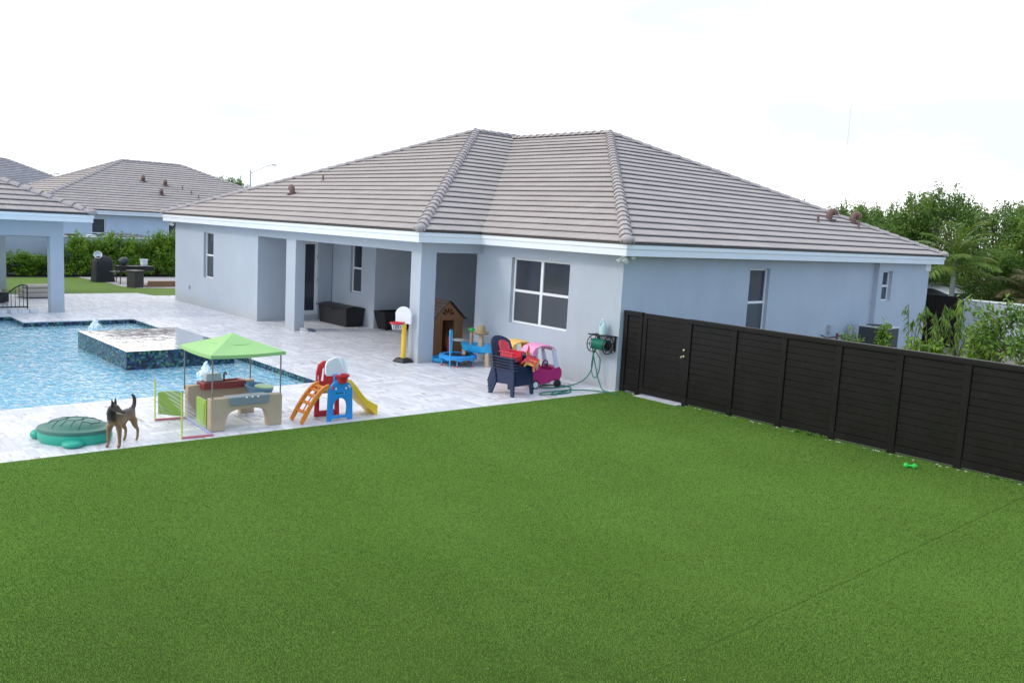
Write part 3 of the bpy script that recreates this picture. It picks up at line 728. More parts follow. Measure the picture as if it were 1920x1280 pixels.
    MB().box((XB-.39, .203, -.1), (XB-.19, 5.19, H-.004)).build('porch_wall', M_STUCCO, hs)
    # porch ceiling + soffits
    MB().plate([(XL+.2, -D+.2), (XB-.2, -D+.2), (XB-.2, .2), (-.2, .2), (-.2, 15.3), (XL+.2, 15.3)], [], .05, lambda a, b, t: (a, b, H+.004+t)).build('ceiling', M_FASCIA, hs)
    zs = H+.002
    out = [(XL-OV, -D-OV), (XB+OV, -D-OV), (XB+OV, -OV), (OV, -OV), (OV, 15.77+OV), (XL-OV, 15.77+OV)]
    inn = [(XL, -D), (XB, -D), (XB, 0), (0, 0), (0, 15.5), (XL, 15.5)]
    s = MB()
    for i in range(6):
        j = (i+1) % 6; a, b, c, d_ = out[i], out[j], inn[j], inn[i]
        # pull inner ring inside the walls
        s.add([(a[0], a[1], zs), (b[0], b[1], zs), (c[0], c[1], zs), (d_[0], d_[1], zs)], [(0, 1, 2, 3)])
    s.build('soffit', M_FASCIA, hs)
    f = MB(); fascia_ring(f, [(p[0], p[1]) for p in out], H-.0, 3.285, closed=True); f.build('fascia', [M_FASCIA, M_DRIP], hs)
    # roof
    def mk(planes, name='roof_plane'):
        mb = MB(); uvs = []
        for a in planes: tile_plane(mb, uvs, *a, ZE)
        return mb, uvs
    e0 = .035
    A = ((XL-OV, -D-OV), (1, 0), (0, 1), [(0, 0), (16.9, 0), (8.45, 8.45)])
    B = ((XB+OV, -D-OV), (0, 1), (-1, 0), [(0, 0), (D, 0), (D+8.235, 8.235), (D+8.45, 8.45), (8.45, 8.45)])
    Cc = ((XB+OV, -OV), (1, 0), (0, 1), [(0, 0), (4.907, 0), (4.907-8.235, 8.235), (-8.235, 8.235)])
    Dd = ((OV, -OV), (0, 1), (-1, 0), [(0, 0), (16.47, 0), (8.235, 8.235)])
    E_ = ((XL-OV, 15.77+OV), (0, -1), (1, 0), [(0, 0), (18.42, 0), (18.42-8.45, 8.45), (8.45, 8.45)])
    F_ = ((OV, 15.77+OV), (-1, 0), (0, -1), [(0, 0), (21.8, 0), (21.8-8.235, 8.235), (8.235, 8.235)])
    mb, uvs = mk([A, B, Cc, Dd, E_, F_])
    rf = mb.build('roof', [M_ROOF, M_UNDER], hs, uvs=uvs, recalc=False)
    zt = lambda t: ZE+PITCH*t
    a2 = (XL-OV+8.45, -D-OV+8.45, zt(8.45)+.01); a1 = (OV-8.235, -OV+8.235, zt(8.235)+.01)
    for p, q in (((XB+OV, -D-OV, ZE), a2), ((XL-OV, -D-OV, ZE), a2), ((OV, -OV, ZE), a1), ((OV, 15.77+OV, ZE), a1),
                 (a1, (-12.9, a1[1], a1[2])), (a2, (a2[0], 8.4, a2[2]))):
        cap_line(p, q).build('cap_tiles', [M_CAP, M_UNDER], rf)
    # rounded starter caps at the three near corners
    for x, y in ((XB+OV, -D-OV), (OV, -OV), (XL-OV, -D-OV), (OV, 15.77+OV)):
        sx = -1 if x > -10 else 1; sy = 1 if y < 5 else -1
        m = MB(); m.ball((0, 0, 0), (.17, .17, .105), 14, 8); o = m.build('cap_tiles', M_CAP, rf, smooth=True); o.location = (x+sx*.04, y+sy*.04, ZE+.06)
    # flashing beside the near hip
    for x, y in ((XB+OV, -D-OV), (OV, -OV)):
        a = a2 if x < -3 else a1
        m = MB(); p0 = Vector((x-.13, y-.0, ZE+.05)); p1 = Vector((a[0]-.12, a[1]-.0, a[2]+.0))
        m.tube([p0, p1], .022, 6, flat=.6); m.build('hip_flashing', plain('flashing', (.45, .41, .40), .6), rf)
    # roof vents
    vent_hood(rf, -15.0, -.25, zt(2.05)+.05, .95, R(165)); vent_hood(rf, -15.1, 1.0, zt(3.3)+.02, .9, small=True)
    vent_hood(rf, -1.85, 12.25, zt(2.2)+.07, 1.05, R(60)); vent_hood(rf, -1.8, 13.75, zt(2.15)+.07, 1.05, R(60))
    vent_hood(rf, -1.6, 11.0, zt(1.95)+.02, 1., small=True); vent_hood(rf, -1.35, 13.2, zt(1.7)+.02, 1., small=True)
    # security floodlights under the corner soffit
    for bx, by, k in ((.10, -.12, 1), (XL-.12, -D-.05, 1)):
        lf = MB(); lf.lathe([(.05, 0), (.055, .03), (.05, .05)], 14, (0, 0, -.05))
        o = lf.build('security_light', M_WHITE, hs, smooth=True); o.location = (bx, by, H)
        for s_ in (-1, 1):
            hd = MB(); hd.tube([(0, 0, -.03), (s_*.05, -.02, -.06)], .015, 8)
            hd.tube([(s_*.05, -.02, -.05), (s_*.09, -.05, -.10), (s_*.115, -.07, -.135)], [.03, .05, .062], 14)
            hd.build('lamp_head', M_WHITE, o, smooth=True)
        sn = MB(); sn.ball((0, -.03, -.10), .035); sn.build('motion_sensor', M_WHITE, o, smooth=True)
    o = MB().ball((.16, .12, H-.045), (.05, .05, .045)).build('soffit_camera', M_WHITE, hs, smooth=True)
    # wall outlet box
    m = MB(); m.box((-19.72, -D-.05, .56), (-19.60, -D+.01, .70)); m.build('outlet_cover', plain('outlet_grey', (.42, .43, .44), .4), hs, bevel=.01)
    # dryer vent hood near the ground at the west corner and pipe work on the east side
    return hs
build_house()

# ------------------------------------------------------------------ black fence
def build_fence():
    f = thing('fence', 'long black horizontal board privacy fence running from the house corner', 'fence', (0, .125, 0))
    HF = 1.83; gx0, gx1, s = .524, 1.825, 1.103
    def panel(x0, x1, z0=.05, name='panel'):
        m = MB(); y0, y1 = -.008, .03
        n = 12; zb = z0+.13; zt = HF-.104; h = (zt-zb)/n
        # bordered frame
        for i in range(n):
            a, b = zb+i*h, zb+(i+1)*h
            # board with chamfered edges (profile across z)
            pr = [(a+.0015, .004), (a+.007, -.004), (b-.007, -.004), (b-.0015, .004)]
            m.hexa([(x0, .03, a+.002)]+[(x0, y, z) for z, y in pr]+[(x0, .03, b-.002)], [(x1, .03, a+.002)]+[(x1, y, z) for z, y in pr]+[(x1, .03, b-.002)])
        m.box((x0, .006, zb), (x1, .028, zt))
        m.box((x0-.0, -.022, z0), (x1+.0, .04, zb-.002)); 
        return m.build(name, M_FENCE, f)
    def post(x, w=.115, z0=-.02):
        m = MB(); m.box((x-w/2, -.035, z0), (x+w/2, .055, HF-.102)); return m.build('post', M_FENCE, f, bevel=.004, seg=1)
    def rail(x0, x1):
        m = MB(); m.box((x0, -.04, HF-.10), (x1, .06, HF)); return m.build('top_rail', M_FENCE, f, bevel=.005, seg=1)
    post(.09, .11); panel(.146, gx0-.05); post(gx0-.0, .09); rail(.03, gx0+.04)
    # gate leaf
    g = MB(); g.box((gx0+.06, -.02, .05), (gx0+.16, .04, HF-.01)); g.box((gx1-.16, -.02, .05), (gx1-.055, .04, HF-.01)); g.box((gx0+.16, -.018, HF-.12), (gx1-.16, .038, HF-.01)); g.box((gx0+.16, -.018, .05), (gx1-.16, .038, .19))
    zb, zt, n = .19, HF-.12, 11; h = (zt-zb)/n
    for i in range(n):
        a, b = zb+i*h, zb+(i+1)*h
        pr = [(a+.0015, .004), (a+.007, -.002), (b-.007, -.002), (b-.0015, .004)]
        g.hexa([(gx0+.16, .03, a+.002)]+[(gx0+.16, y, z) for z, y in pr]+[(gx0+.16, .03, b-.002)], [(gx1-.16, .03, a+.002)]+[(gx1-.16, y, z) for z, y in pr]+[(gx1-.16, .03, b-.002)])
    go = g.build('gate', M_FENCE, f)
    hd = MB(); hd.lathe([(.032, 0), (.034, .012), (.014, .02), (.012, .05), (.028, .06), (.030, .08), (.018, .095), (0, .098)], 14, (gx1-.10, 0, 1.02), axis='y')
    for i in range(len(hd.v)): v = hd.v[i]; hd.v[i] = Vector((v.x, -v.y-.02, v.z))
    hd.build('handle', plain('brass_knob', (.40, .33, .24), .3, metal=.9), go, smooth=True)
    dl = MB(); dl.lathe([(.028, 0), (.030, .015), (.02, .022), (0, .024)], 14, (gx1-.10, 0, 1.16), axis='y')
    for i in range(len(dl.v)): v = dl.v[i]; dl.v[i] = Vector((v.x, -v.y-.02, v.z))
    dl.build('deadbolt', MATS['brass_knob'], go, smooth=True)
    x = gx1; xs = [gx1+s*k for k in range(0, 13)]
    for i, p in enumerate(xs):
        post(p)
        if i < len(xs)-1: panel(p+.059, xs[i+1]-.059)
    rail(gx1-.043, xs[-1]+.06)
build_fence()

# ------------------------------------------------------------------ left pavilion
def build_pavilion():
    x1, y1 = -17.85, -6.75; x0, y0 = -26.3, -17.0; zb, zt = 2.44, 2.92; o = .70
    p = thing('pavilion', 'open poolside pavilion with square stucco columns and hipped tile roof', 'pavilion', (x1, y1, 0))
    ox, oy = x1, y1
    def bx(n, a, b, m, **k): return MB().box((a[0]-ox, a[1]-oy, a[2]), (b[0]-ox, b[1]-oy, b[2])).build(n, m, p, **k)
    for cx, cy in ((x1, y1), (x0, y1)):
        sx = -.36 if cx == x1 else .36
        bx('column', (min(cx, cx+sx), cy-.40, 0), (max(cx, cx+sx), cy, zb-.002), M_STUCCO)
    bx('column', (x1-.36, y0, 0), (x1, y0+.4, zb-.002), M_STUCCO)
    m = MB(); m.plate([(x0-ox, y0-oy), (x1-ox, y0-oy), (x1-ox, y1-oy), (x0-ox, y1-oy)], [[(x0+.3-ox, y0+.3-oy), (x1-.3-ox, y0+.3-oy), (x1-.3-ox, y1-.3-oy), (x0+.3-ox, y1-.3-oy)]], zt-zb, lambda a, b, t: (a, b, zb+t)); m.build('beam', M_STUCCO, p)
    bx('ceiling', (x0+.3, y0+.3, zt-.05), (x1-.3, y1-.3, zt-.02), M_FASCIA)
    out = [(x0-o-ox, y0-o-oy), (x1+o-ox, y0-o-oy), (x1+o-ox, y1+o-oy), (x0-o-ox, y1+o-oy)]
    f = MB(); fascia_ring(f, out, zt+.0, zt+.25, closed=True); f.build('fascia', [M_FASCIA, M_DRIP], p)
    s = MB(); s.plate(out, [[(x0+.05-ox, y0+.05-oy), (x1-.05-ox, y0+.05-oy), (x1-.05-ox, y1-.05-oy), (x0+.05-ox, y1-.05-oy)]], .01, lambda a, b, t: (a, b, zt+.003+t)); s.build('soffit', M_FASCIA, p)
    mb = MB(); uvs = []; ze = zt+.29; w = x1-x0+2*o; l = y1-y0+2*o; t = w/2
    tile_plane(mb, uvs, (x1+o-ox, y0-o-oy), (0, 1), (-1, 0), [(0, 0), (l, 0), (l-t, t), (t, t)], ze)
    tile_plane(mb, uvs, (x0-o-ox, y1+o-oy), (0, -1), (1, 0), [(0, 0), (l, 0), (l-t, t), (t, t)], ze)
    tile_plane(mb, uvs, (x1+o-ox, y1+o-oy), (-1, 0), (0, -1), [(0, 0), (w, 0), (t, t)], ze)
    tile_plane(mb, uvs, (x0-o-ox, y0-o-oy), (1, 0), (0, 1), [(0, 0), (w, 0), (t, t)], ze)
    rf = mb.build('roof', [M_ROOF, M_UNDER], p, uvs=uvs, recalc=False)
    ap = (x1+o-t-ox, y1+o-t-oy, ze+PITCH*t)
    for q in ((x1+o-ox, y1+o-oy, ze), (x0-o-ox, y1+o-oy, ze)): cap_line(q, ap).build('cap_tiles', [M_CAP, M_UNDER], rf)
    ap2 = (ap[0], y0-o+t-oy, ap[2]); cap_line((x1+o-ox, y0-o-oy, ze), ap2).build('cap_tiles', [M_CAP, M_UNDER], rf); cap_line(ap2, ap).build('cap_tiles', [M_CAP, M_UNDER], rf)
    MB().ball((x1+o-.04-ox, y1+o-.04-oy, ze+.06), (.17, .17, .105)).build('cap_tiles', M_CAP, rf, smooth=True)
build_pavilion()
def build_left_extras():
    m = MB(); m.box((-18.3, -12, -.02), (-17.9, -7.5, .10)); struct(m.build('stone_step', M_DECK, bevel=.01))
    t = thing('handrail', 'black metal handrail with upright bars curving down on the white step', 'railing', (-18.2, -7.75, .10))
    pth = [(0, 0, .0), (0, 0, .74), (0, -.06, .76), (0, -.18, .76), (0, -.34, .68), (0, -.62, .45), (0, -1.0, .18), (0, -1.5, -.05+.18)]
    MB().tube(pth, .02, 8).build('top_rail', M_BLACK, t, smooth=True)
    MB().box((-.02, -1.5, .04), (.02, 0, .08)).build('bottom_rail', M_BLACK, t)
    def zr(y):
        for (a, b) in zip(pth[3:], pth[4:]):
            if b[1] <= y <= a[1]: return a[2]+(b[2]-a[2])*(y-a[1])/(b[1]-a[1])
        return .76
    for i in range(1, 12):
        y = -.115*i; MB().box((-.008, y-.008, .08), (.008, y+.008, zr(y)-.01)).build('baluster', M_BLACK, t)
    # beige cushions & dark lounge seat under the pavilion
    M_CUSH = plain('beige_cushion', (.50, .44, .38), .9, .12, 5, .2, 60)
    t = thing('cushioned_ottoman', 'low beige cushioned ottoman behind the handrail under the pavilion', 'ottoman', (-22.9, -6.35, 0))
    MB().box((-.5, -.6, .03), (.5, .6, .20)).build('base', M_CUSH, t, bevel=.04)
    MB().box((-.48, -.57, .20), (.48, .57, .34)).build('cushion', M_CUSH, t, bevel=.06, seg=3)
    MB().box((-.45, -.45, .345), (.35, .50, .46)).build('cushion', M_CUSH, t, bevel=.055, seg=3)
    t = thing('wicker_sofa', 'dark wicker sofa with pale cushion at the left edge of the picture', 'sofa', (-21.4, -8.15, 0))
    MB().box((-.45, -1.2, .04), (.45, .45, .36)).build('base', M_WEAVE, t, bevel=.02)
    MB().box((-.43, -1.18, .362), (.43, .25, .46)).build('cushion', M_CUSH, t, bevel=.04, seg=3)
build_left_extras()

# ------------------------------------------------------------------ vegetation
def leaf(mb, p, d, nrm, L, W, mi=0):
    d = d.normalized(); s = d.cross(nrm)
    if s.length < 1e-5: s = d.orthogonal()
    s.normalize(); up = s.cross(d)
    mb.v += [p, p+d*L*.5+s*W*.5-up*W*.12, p+d*L-up*L*.12, p+d*L*.5-s*W*.5-up*W*.12]
    k = len(mb.v); mb.f.append([k-4, k-3, k-2, k-1]); mb.m.append(mi)
def rdir(rnd):
    while True:
        v = Vector((rnd.uniform(-1, 1), rnd.uniform(-1, 1), rnd.uniform(-1, 1)))
        if .05 < v.length < 1: return v.normalized()
def clump(mb, c, r, n, L, rnd, squash=.8, mi=0):
    for _ in range(n):
        d = rdir(rnd); rr = r*(rnd.random()**.45)
        p = c+Vector((d.x*rr, d.y*rr, d.z*rr*squash))
        od = (d*.8+rdir(rnd)*.7+Vector((0, 0, -.15)))
        leaf(mb, p, od, (d+Vector((0, 0, 1))+rdir(rnd)*.5), L*rnd.uniform(.7, 1.3), L*rnd.uniform(.35, .5), mi)
def make_tree(seed, h, rad, nc, leafL, mat, base=.12, low=.18, per=46, cr=(.38, .72)):
    rnd = random.Random(seed)
    r = thing('leafy_tree', '', 'tree')
    tb = MB(); cm = MB()
    tb.tube([(0, 0, -.1), (.04, .02, h*.22), (-.03, .05, h*.5), (.05, 0, h*.8)], [base, base*.85, base*.55, base*.2], 9)
    for i in range(nc):
        a = rnd.random()*6.283; z = low*h+(h*.97-low*h)*(i+rnd.random())/nc
        k = (z/h); env = rad*(1.0-.15*abs(k-.45)*2) if k < .62 else rad*(1.0-((k-.62)/.45)**1.6*.85)
        q = env*math.sqrt(rnd.uniform(.10, 1.0))
        c = Vector((q*math.cos(a), q*math.sin(a), z))
        rr = rnd.uniform(*cr)*(.72 if k > .75 else 1)
        clump(cm, c, rr, int(per*rr/.5), leafL, rnd)
        if rnd.random() < .45:
            z0 = max(h*.15, z-h*.25)
            tb.tube([(0, 0, z0), (c.x*.5, c.y*.5, (z0+z)*.5+.1), c], [base*.38, base*.22, .012], 5)
    # upright sprigs that break the outline
    for i in range(nc//3):
        a = rnd.random()*6.283; q = rad*math.sqrt(rnd.random())*.85; top = h*rnd.uniform(.93, 1.10)-q*q/rad*.25*h/rad*.6
        for k in range(5):
            clump(cm, Vector((q*math.cos(a)+rnd.uniform(-.1, .1), q*math.sin(a)+rnd.uniform(-.1, .1), top-k*.20)), .12+.05*k, 14+5*k, leafL*.9, rnd, 1.0)
    tb.build('trunk', M_BARK, r, smooth=True); cm.build('crown', mat, r, recalc=False)
    return r
def place(proto, first, x, y, z=0, rz=0, s=1.0, label='', group=None, sz=None):
    o = proto if first else copy_tree(proto)
    o.location = (x, y, z); o.rotation_euler = (0, 0, rz); o.scale = (s, s, sz or s)
    o['label'] = label
    if group: o['group'] = group
    return o
def build_trees():
    protos = [make_tree(11, 6.0, 2.2, 95, .17, M_LEAF_T, per=95), make_tree(23, 6.4, 2.0, 90, .17, M_LEAF_T, low=.12, per=95), make_tree(37, 5.6, 2.4, 100, .17, M_LEAF_T, low=.08, per=95)]
    G = 'dense green trees beyond the far side wall'
    # (x, y, proto, scale, label)
    spec = [(-11.2, 27.5, 0, .90, 'leafy green tree at the left end of the far tree row'),
            (-8.6, 27.0, 1, .87, 'leafy green tree second from the left in the far tree row, above the roof vents'),
            (-6.3, 26.5, 2, .97, 'leafy green tree third from the left in the far tree row'),
            (-4.3, 26.5, 1, .98, 'tallest wispy topped tree, behind the palm in the far row'),
            (-1.6, 26.0, 0, .90, 'broad green tree to the right of the tallest tree in the far row'),
            (.6, 25.5, 2, .93, 'green tree behind the right hand fronds of the palm'),
            (3.0, 25.0, 1, .92, 'green tree at the right edge of the picture in the far row'),
            (5.4, 24.5, 0, .88, 'green tree mostly outside the right edge of the far row'),
            (-3.0, 22.6, 2, .60, 'low dark bushy tree filling the gap under the far row beside the white car'),
            (-.2, 22.9, 0, .62, 'low dark bushy tree behind the palm trunk'),
            (2.3, 22.4, 2, .60, 'low dark bushy tree behind the grey side wall near the dry palm'),
            (4.6, 22.0, 1, .62, 'low dark bushy tree behind the grey side wall at the right edge'),
            (-9.8, 31.5, 2, 1.02, 'tree in the rear row showing between the first two far trees'),
            (-5.4, 31, 0, 1.0, 'tree in the rear row filling the gap above the roof vents'),
            (-1.6, 30.5, 1, .96, 'tree in the rear row filling the gap right of the tallest tree'),
            (1.8, 30, 2, 1.0, 'tree in the rear row above the dry palm'),
            (5.0, 29.5, 0, .98, 'tree in the rear row at the right edge of the picture'),
            (-5.8, 23.4, 1, .72, 'bright green bushy tree rising straight behind the far end of the roof')]
    used = set()
    for i, (x, y, k, s, lb) in enumerate(spec):
        place(protos[k], k not in used, x, y, -.05, i*1.7, s*.98, lb, G); used.add(k)
    # trees far behind the west neighbour, only tops show
    t = copy_tree(protos[0]); t.location = (-84, 27.8, -.3); t.scale = (1.25,)*3; t['label'] = 'distant tree top behind the street lamp, above the roof line'; t['group'] = 'distant tree tops'
    t = copy_tree(protos[1]); t.location = (-84, 23.6, -.6); t.scale = (1.15,)*3; t['label'] = 'distant tree top to the left of the street lamp'; t['group'] = 'distant tree tops'
build_trees()
def build_palm(name, label, x, y, h, n, L, mat, dry, seed, lean=0.0, trunkr=.10, up=1.0):
    rnd = random.Random(seed)
    r = thing(name, label, 'palm', (x, y, -.05))
    tb = MB(); tb.tube([(0, 0, 0), (.02, 0, h*.5), (lean, 0, h)], [trunkr*1.25, trunkr, trunkr*.9], 12)
    tb.build('trunk', plain('palm_trunk', (.26, .28, .24), .8, .2, 9), r, smooth=True)
    sh = MB(); sh.tube([(lean, 0, h-.1), (lean, 0, h+.35), (lean, 0, h+.75)], [trunkr*1.05, trunkr*.9, trunkr*.35], 10)
    sh.build('crownshaft', plain('crownshaft', (.13, .19, .07), .5, .15), r, smooth=True)
    for i in range(n):
        f = MB(); az = i*2.399+rnd.uniform(-.2, .2); k = i/n
        el0 = R(84-k*(88 if not dry else 105)); LL = L*rnd.uniform(.8, 1.05)
        p = Vector((lean, 0, h+.55-.3*k)); pts = [p.copy()]; el = el0; segs = 14
        for q in range(segs):
            d = Vector((math.cos(az)*math.cos(el), math.sin(az)*math.cos(el), math.sin(el)))
            p = p+d*LL/segs; pts.append(p.copy()); el -= R(9.0-4*k)*(q/segs+.25)*up
        f.tube(pts, [.022*(1-.8*j/segs) for j in range(segs+1)], 5)
        for j in range(2, segs+1):
            for sub in range(3):
                fr = (j-1+sub/3)/segs; a = pts[j-1].lerp(pts[j], sub/3); t = (pts[j]-pts[j-1]).normalized()
                side = t.cross(Vector((0, 0, 1)))
                if side.length < .1: side = Vector((-math.sin(az), math.cos(az), 0))
                side.normalize(); ll = LL*.34*math.sin(math.pi*min(1, fr*.9+.12))**.7*rnd.uniform(.8, 1.1)
                for s in (-1, 1):
                    dd = (side*s*.85+t*.75+Vector((0, 0, rnd.uniform(-.35, .05)-.2*k)))
                    leaf(f, a, dd, Vector((0, 0, 1))+rdir(rnd)*.3, ll, .045)
        f.build('frond', mat, r, recalc=False)
    return r
build_palm('palm_tree', 'green palm with grey trunk and arching fronds by the white car', -.8, 20, 2.7, 17, 2.15, M_LEAF_P, False, 3)
build_palm('palm_tree', 'brownish drooping dry palm behind the grey side wall at the right edge', 1.5, 21.2, 1.5, 16, 1.9, M_LEAF_D, True, 5, up=1.5)
build_palm('palm_tree', 'yellow green young palm half hidden behind the end of the main roof', -3.2, 20.6, 2.2, 14, 1.6, M_LEAF_P, False, 8, up=1.3)

def shrub(seed, h, rad, mat, leafL=.10, name='hedge_shrub', cat='shrub', per=60, nc=22, stem=.02, droop=0.0, low=.12):
    rnd = random.Random(seed); r = thing(name, '', cat); cm = MB(); tb = MB()
    for i in range(nc):
        a = rnd.random()*6.283; z = h*(low+(.9-low)*(i+rnd.random())/nc); q = rad*math.sqrt(rnd.random())*(1-.45*(z/h)**2)
        c = Vector((q*math.cos(a), q*math.sin(a), z)); clump(cm, c, rad*rnd.uniform(.28, .5), per, leafL, rnd)
    for i in range(9):
        a = rnd.random()*6.283; q = rad*.8*math.sqrt(rnd.random()); hh = h*rnd.uniform(.85, 1.12)
        tip = Vector((q*math.cos(a), q*math.sin(a), hh)); base = Vector((q*.3*math.cos(a), q*.3*math.sin(a), 0))
        tb.tube([base, base.lerp(tip, .5), tip], [stem, stem*.7, stem*.2], 5)
        for k in range(9):
            clump(cm, base.lerp(tip, .55+.5*k/9), .06+.012*(9-k), 9, leafL, rnd, 1.0)
    tb.build('stems', M_BARK, r, smooth=True); cm.build('foliage', mat, r, recalc=False)
    return r
def build_hedge():
    pr = [shrub(101, 1.85, .66, M_LEAF_H, .13, per=110, nc=30), shrub(102, 1.95, .60, M_LEAF_H, .13, per=110, nc=30), shrub(103, 1.75, .68, M_LEAF_H, .13, per=110, nc=30)]
    spec = []
    ys = [-7.9, -7.0, -6.2, -5.3, -4.5, -3.7]
    low = ['lowest', 'second', 'third', 'fourth', 'fifth', 'sixth']
    G = 'clipped shrubs of the hedge along the far garden wall'
    used = set(); n = 0
    tall = [(-2.9, .82), (-2.1, 1.06), (-1.25, 1.08), (-.45, 1.12), (.35, 1.0), (1.05, 1.06), (1.7, 1.18), (2.4, 1.16), (3.1, 1.20)]
    names_t = ['tall hedge shrub just right of the pavilion column', 'tall hedge shrub behind the covered grill, left side', 'tallest leaning hedge shrub directly behind the covered grill',
               'hedge shrub between the covered grill and the white bucket', 'hedge shrub directly behind the white bucket', 'hedge shrub right of the white bucket',
               'tall hedge shrub above the lumber stack', 'tall hedge shrub second from the house corner', 'tall hedge shrub touching the house corner']
    names_l = ['low hedge shrub at the left picture edge', 'low hedge shrub left of the far pavilion column', 'low hedge shrub behind the far pavilion column',
               'low hedge shrub just right of the far pavilion column', 'low hedge shrub midway between the pavilion columns', 'low hedge shrub left of the near pavilion column']
    for (y, s), nm in zip([(y, .60) for y in ys], names_l): spec.append((y, s, nm))
    for (y, s), nm in zip(tall, names_t): spec.append((y, s, nm))
    for i, (y, s, nm) in enumerate(spec):
        k = i % 3; o = pr[k] if k not in used else copy_tree(pr[k]); used.add(k)
        o.location = (-33.4+.15*math.sin(i*2.1), y, -.05); o.rotation_euler = (0, 0, i*1.9); o.scale = (.95, .95, s); o['label'] = nm; o['group'] = G
build_hedge()

def build_back_left():
    # mulch bed, perimeter wall, paved pad
    m = MB(); m.plate([(-34.1, -30), (-32.55, -30), (-32.4, -3), (-32.75, 9), (-34.1, 9)], [], .03, lambda a, b, t: (a, b, -.042+t)); struct(m.build('mulch_bed', plain('mulch', (.05, .04, .035), .95, .3, 8, .8, 25)))
    m = MB(); m.plate([(-32.6, -2.35), (-31, -2.2), (-29.0, -1.95), (-27.3, -1.95), (-26.5, -1.6), (-26.3, .0), (-26.3, 9), (-32.6, 9)], [], .03, lambda a, b, t: (a, b, -.038+t)); struct(m.build('paved_pad', plain('pavers', (.42, .38, .38), .85, .15, 5, .2, 30)))
    w = thing('perimeter_wall', 'long grey stucco garden wall behind the hedge', 'wall', (-34.4, 0, 0))
    MB().box((-.1, -42, -.1), (.1, 30, 1.84)).build('wall_body', M_WALLG, w); MB().box((-.125, -42, 1.842), (.125, 30, 1.89)).build('coping', M_FASCIA, w, bevel=.006)
    # covered grill
    g = thing('grill', 'barbecue grill under a black fitted cover by the hedge', 'grill', (-29.9, -2.0, -.02))
    M_CLOTH = plain('black_cover', (.016, .016, .019), .75, .25, 6, .3, 12)
    m = MB(); n = 28; rings = []
    rnd = random.Random(4)
    for zi, (z, hx, hy) in enumerate([(0.0, .36, .50), (.25, .34, .47), (.6, .32, .44), (.92, .31, .43), (1.0, .27, .40), (1.16, .16, .30), (1.2, .05, .1)]):
        for j in range(n):
            a = 2*math.pi*j/n; cx, cy = math.cos(a), math.sin(a); k = 1/max(abs(cx), abs(cy)); k = k**.75
            fold = 1+.05*math.sin(j*2.3+zi*.3)*(1-zi/7)
            m.v.append(Vector((cx*k*hx*fold, cy*k*hy*fold, z)))
    for zi in range(6):
        for j in range(n): m.f.append([zi*n+j, zi*n+(j+1) % n, (zi+1)*n+(j+1) % n, (zi+1)*n+j]); m.m.append(0)
    m.f.append([6*n+j for j in range(n)]); m.m.append(0)
    m.build('cover', M_CLOTH, g, smooth=True)
    # white plastic sack / bowl on the grill
    s = MB(); s.lathe([(.05, 0), (.12, .02), (.18, .14), (.185, .15), (.17, .15), (.11, .04), (0, .035)], 18, (0, 0, 0))
    o = s.build('plastic_tub', plain('tub_white', (.75, .76, .78), .5), smooth=True, loc=(-29.9, -2.2, 1.17)); o.rotation_euler = (R(15), R(62), 0); tag(o, 'tipped white plastic tub lying on top of the covered grill', 'tub')
    # dark outdoor table with legs, white bucket on it
    t = thing('outdoor_table', 'dark rectangular outdoor grill table between the covered grill and wicker bin', 'table', (-28.7, -1.0, -.02))
    MB().box((-.35, -.75, .78), (.35, .85, .83)).build('table_top', M_BLACK, t, bevel=.008); MB().box((-.30, -.70, .60), (.30, .80, .778)).build('apron', M_BLACK, t, bevel=.01)
    for sx in (-.28, .28):
        for sy in (-.66, .2): MB().tube([(sx, sy, .60), (sx, sy*1.05, .06)], .022, 8).build('leg', M_BLACK, t, smooth=True); 
    MB().box((-.42, -.95, .54), (-.05, -.3, .56)).build('side_shelf', M_METAL, t, bevel=.004)
    for sy in (-.69, .21): MB().lathe([(.05, -.015), (.05, .015)], 14, (.28, sy, .05), axis='y').build('wheel', M_BLACK, t, smooth=True)
    b = MB(); b.lathe([(.13, 0), (.14, .03), (.165, .27), (.185, .275), (.185, .31), (.165, .31), (.15, .06), (0, .04)], 22)
    o = b.build('bucket', plain('bucket_white', (.82, .83, .86), .35), smooth=True, loc=(-28.7, -.55, .811)); tag(o, 'white plastic bucket standing on the dark outdoor table', 'bucket')
    lidp = MB(); lidp.tube([(0, 0, 0), (0, .2, .12), (0, .35, .2)], [.18, .2, .10], 14)
    o = lidp.build('kettle_lid', plain('dark_green_lid', (.03, .045, .045), .4), smooth=True, loc=(-28.9, -1.55, .90)); tag(o, 'dark domed lid leaning between the covered grill and the outdoor table', 'lid')
    t = thing('wicker_bin', 'square dark wicker bin standing on the lawn edge', 'bin', (-26.85, -1.55, -.03)); 
    MB().box((-.26, -.24, .0), (.24, .26, .72)).build('bin_body', M_WEAVE, t, bevel=.02); MB().box((-.28, -.26, .723), (.26, .28, .77)).build('bin_lid', plain('bin_lid', (.10, .09, .085), .5), t, bevel=.015)
    t.rotation_euler = (0, 0, R(28))
    MW = mat_wood('lumber', (.18, .09, .04), (.34, .19, .09))
    for i, (dy, z, L, lb) in enumerate(((0, 0, 1.5, 'lowest brown timber plank lying on the paving by the wicker bin'), (.06, .09, 1.35, 'middle brown timber plank of the small stack by the wicker bin'), (0.02, .18, 1.2, 'top brown timber plank of the small stack by the wicker bin'))):
        o = MB().box((-.12, -L/2, 0), (.12, L/2, .085)).build('timber_plank', MW, loc=(-27.0, -.35+dy, -.015+z), bevel=.006); o.rotation_euler = (0, 0, R(3)); tag(o, lb, 'plank', 'timber planks stacked by the wicker bin')
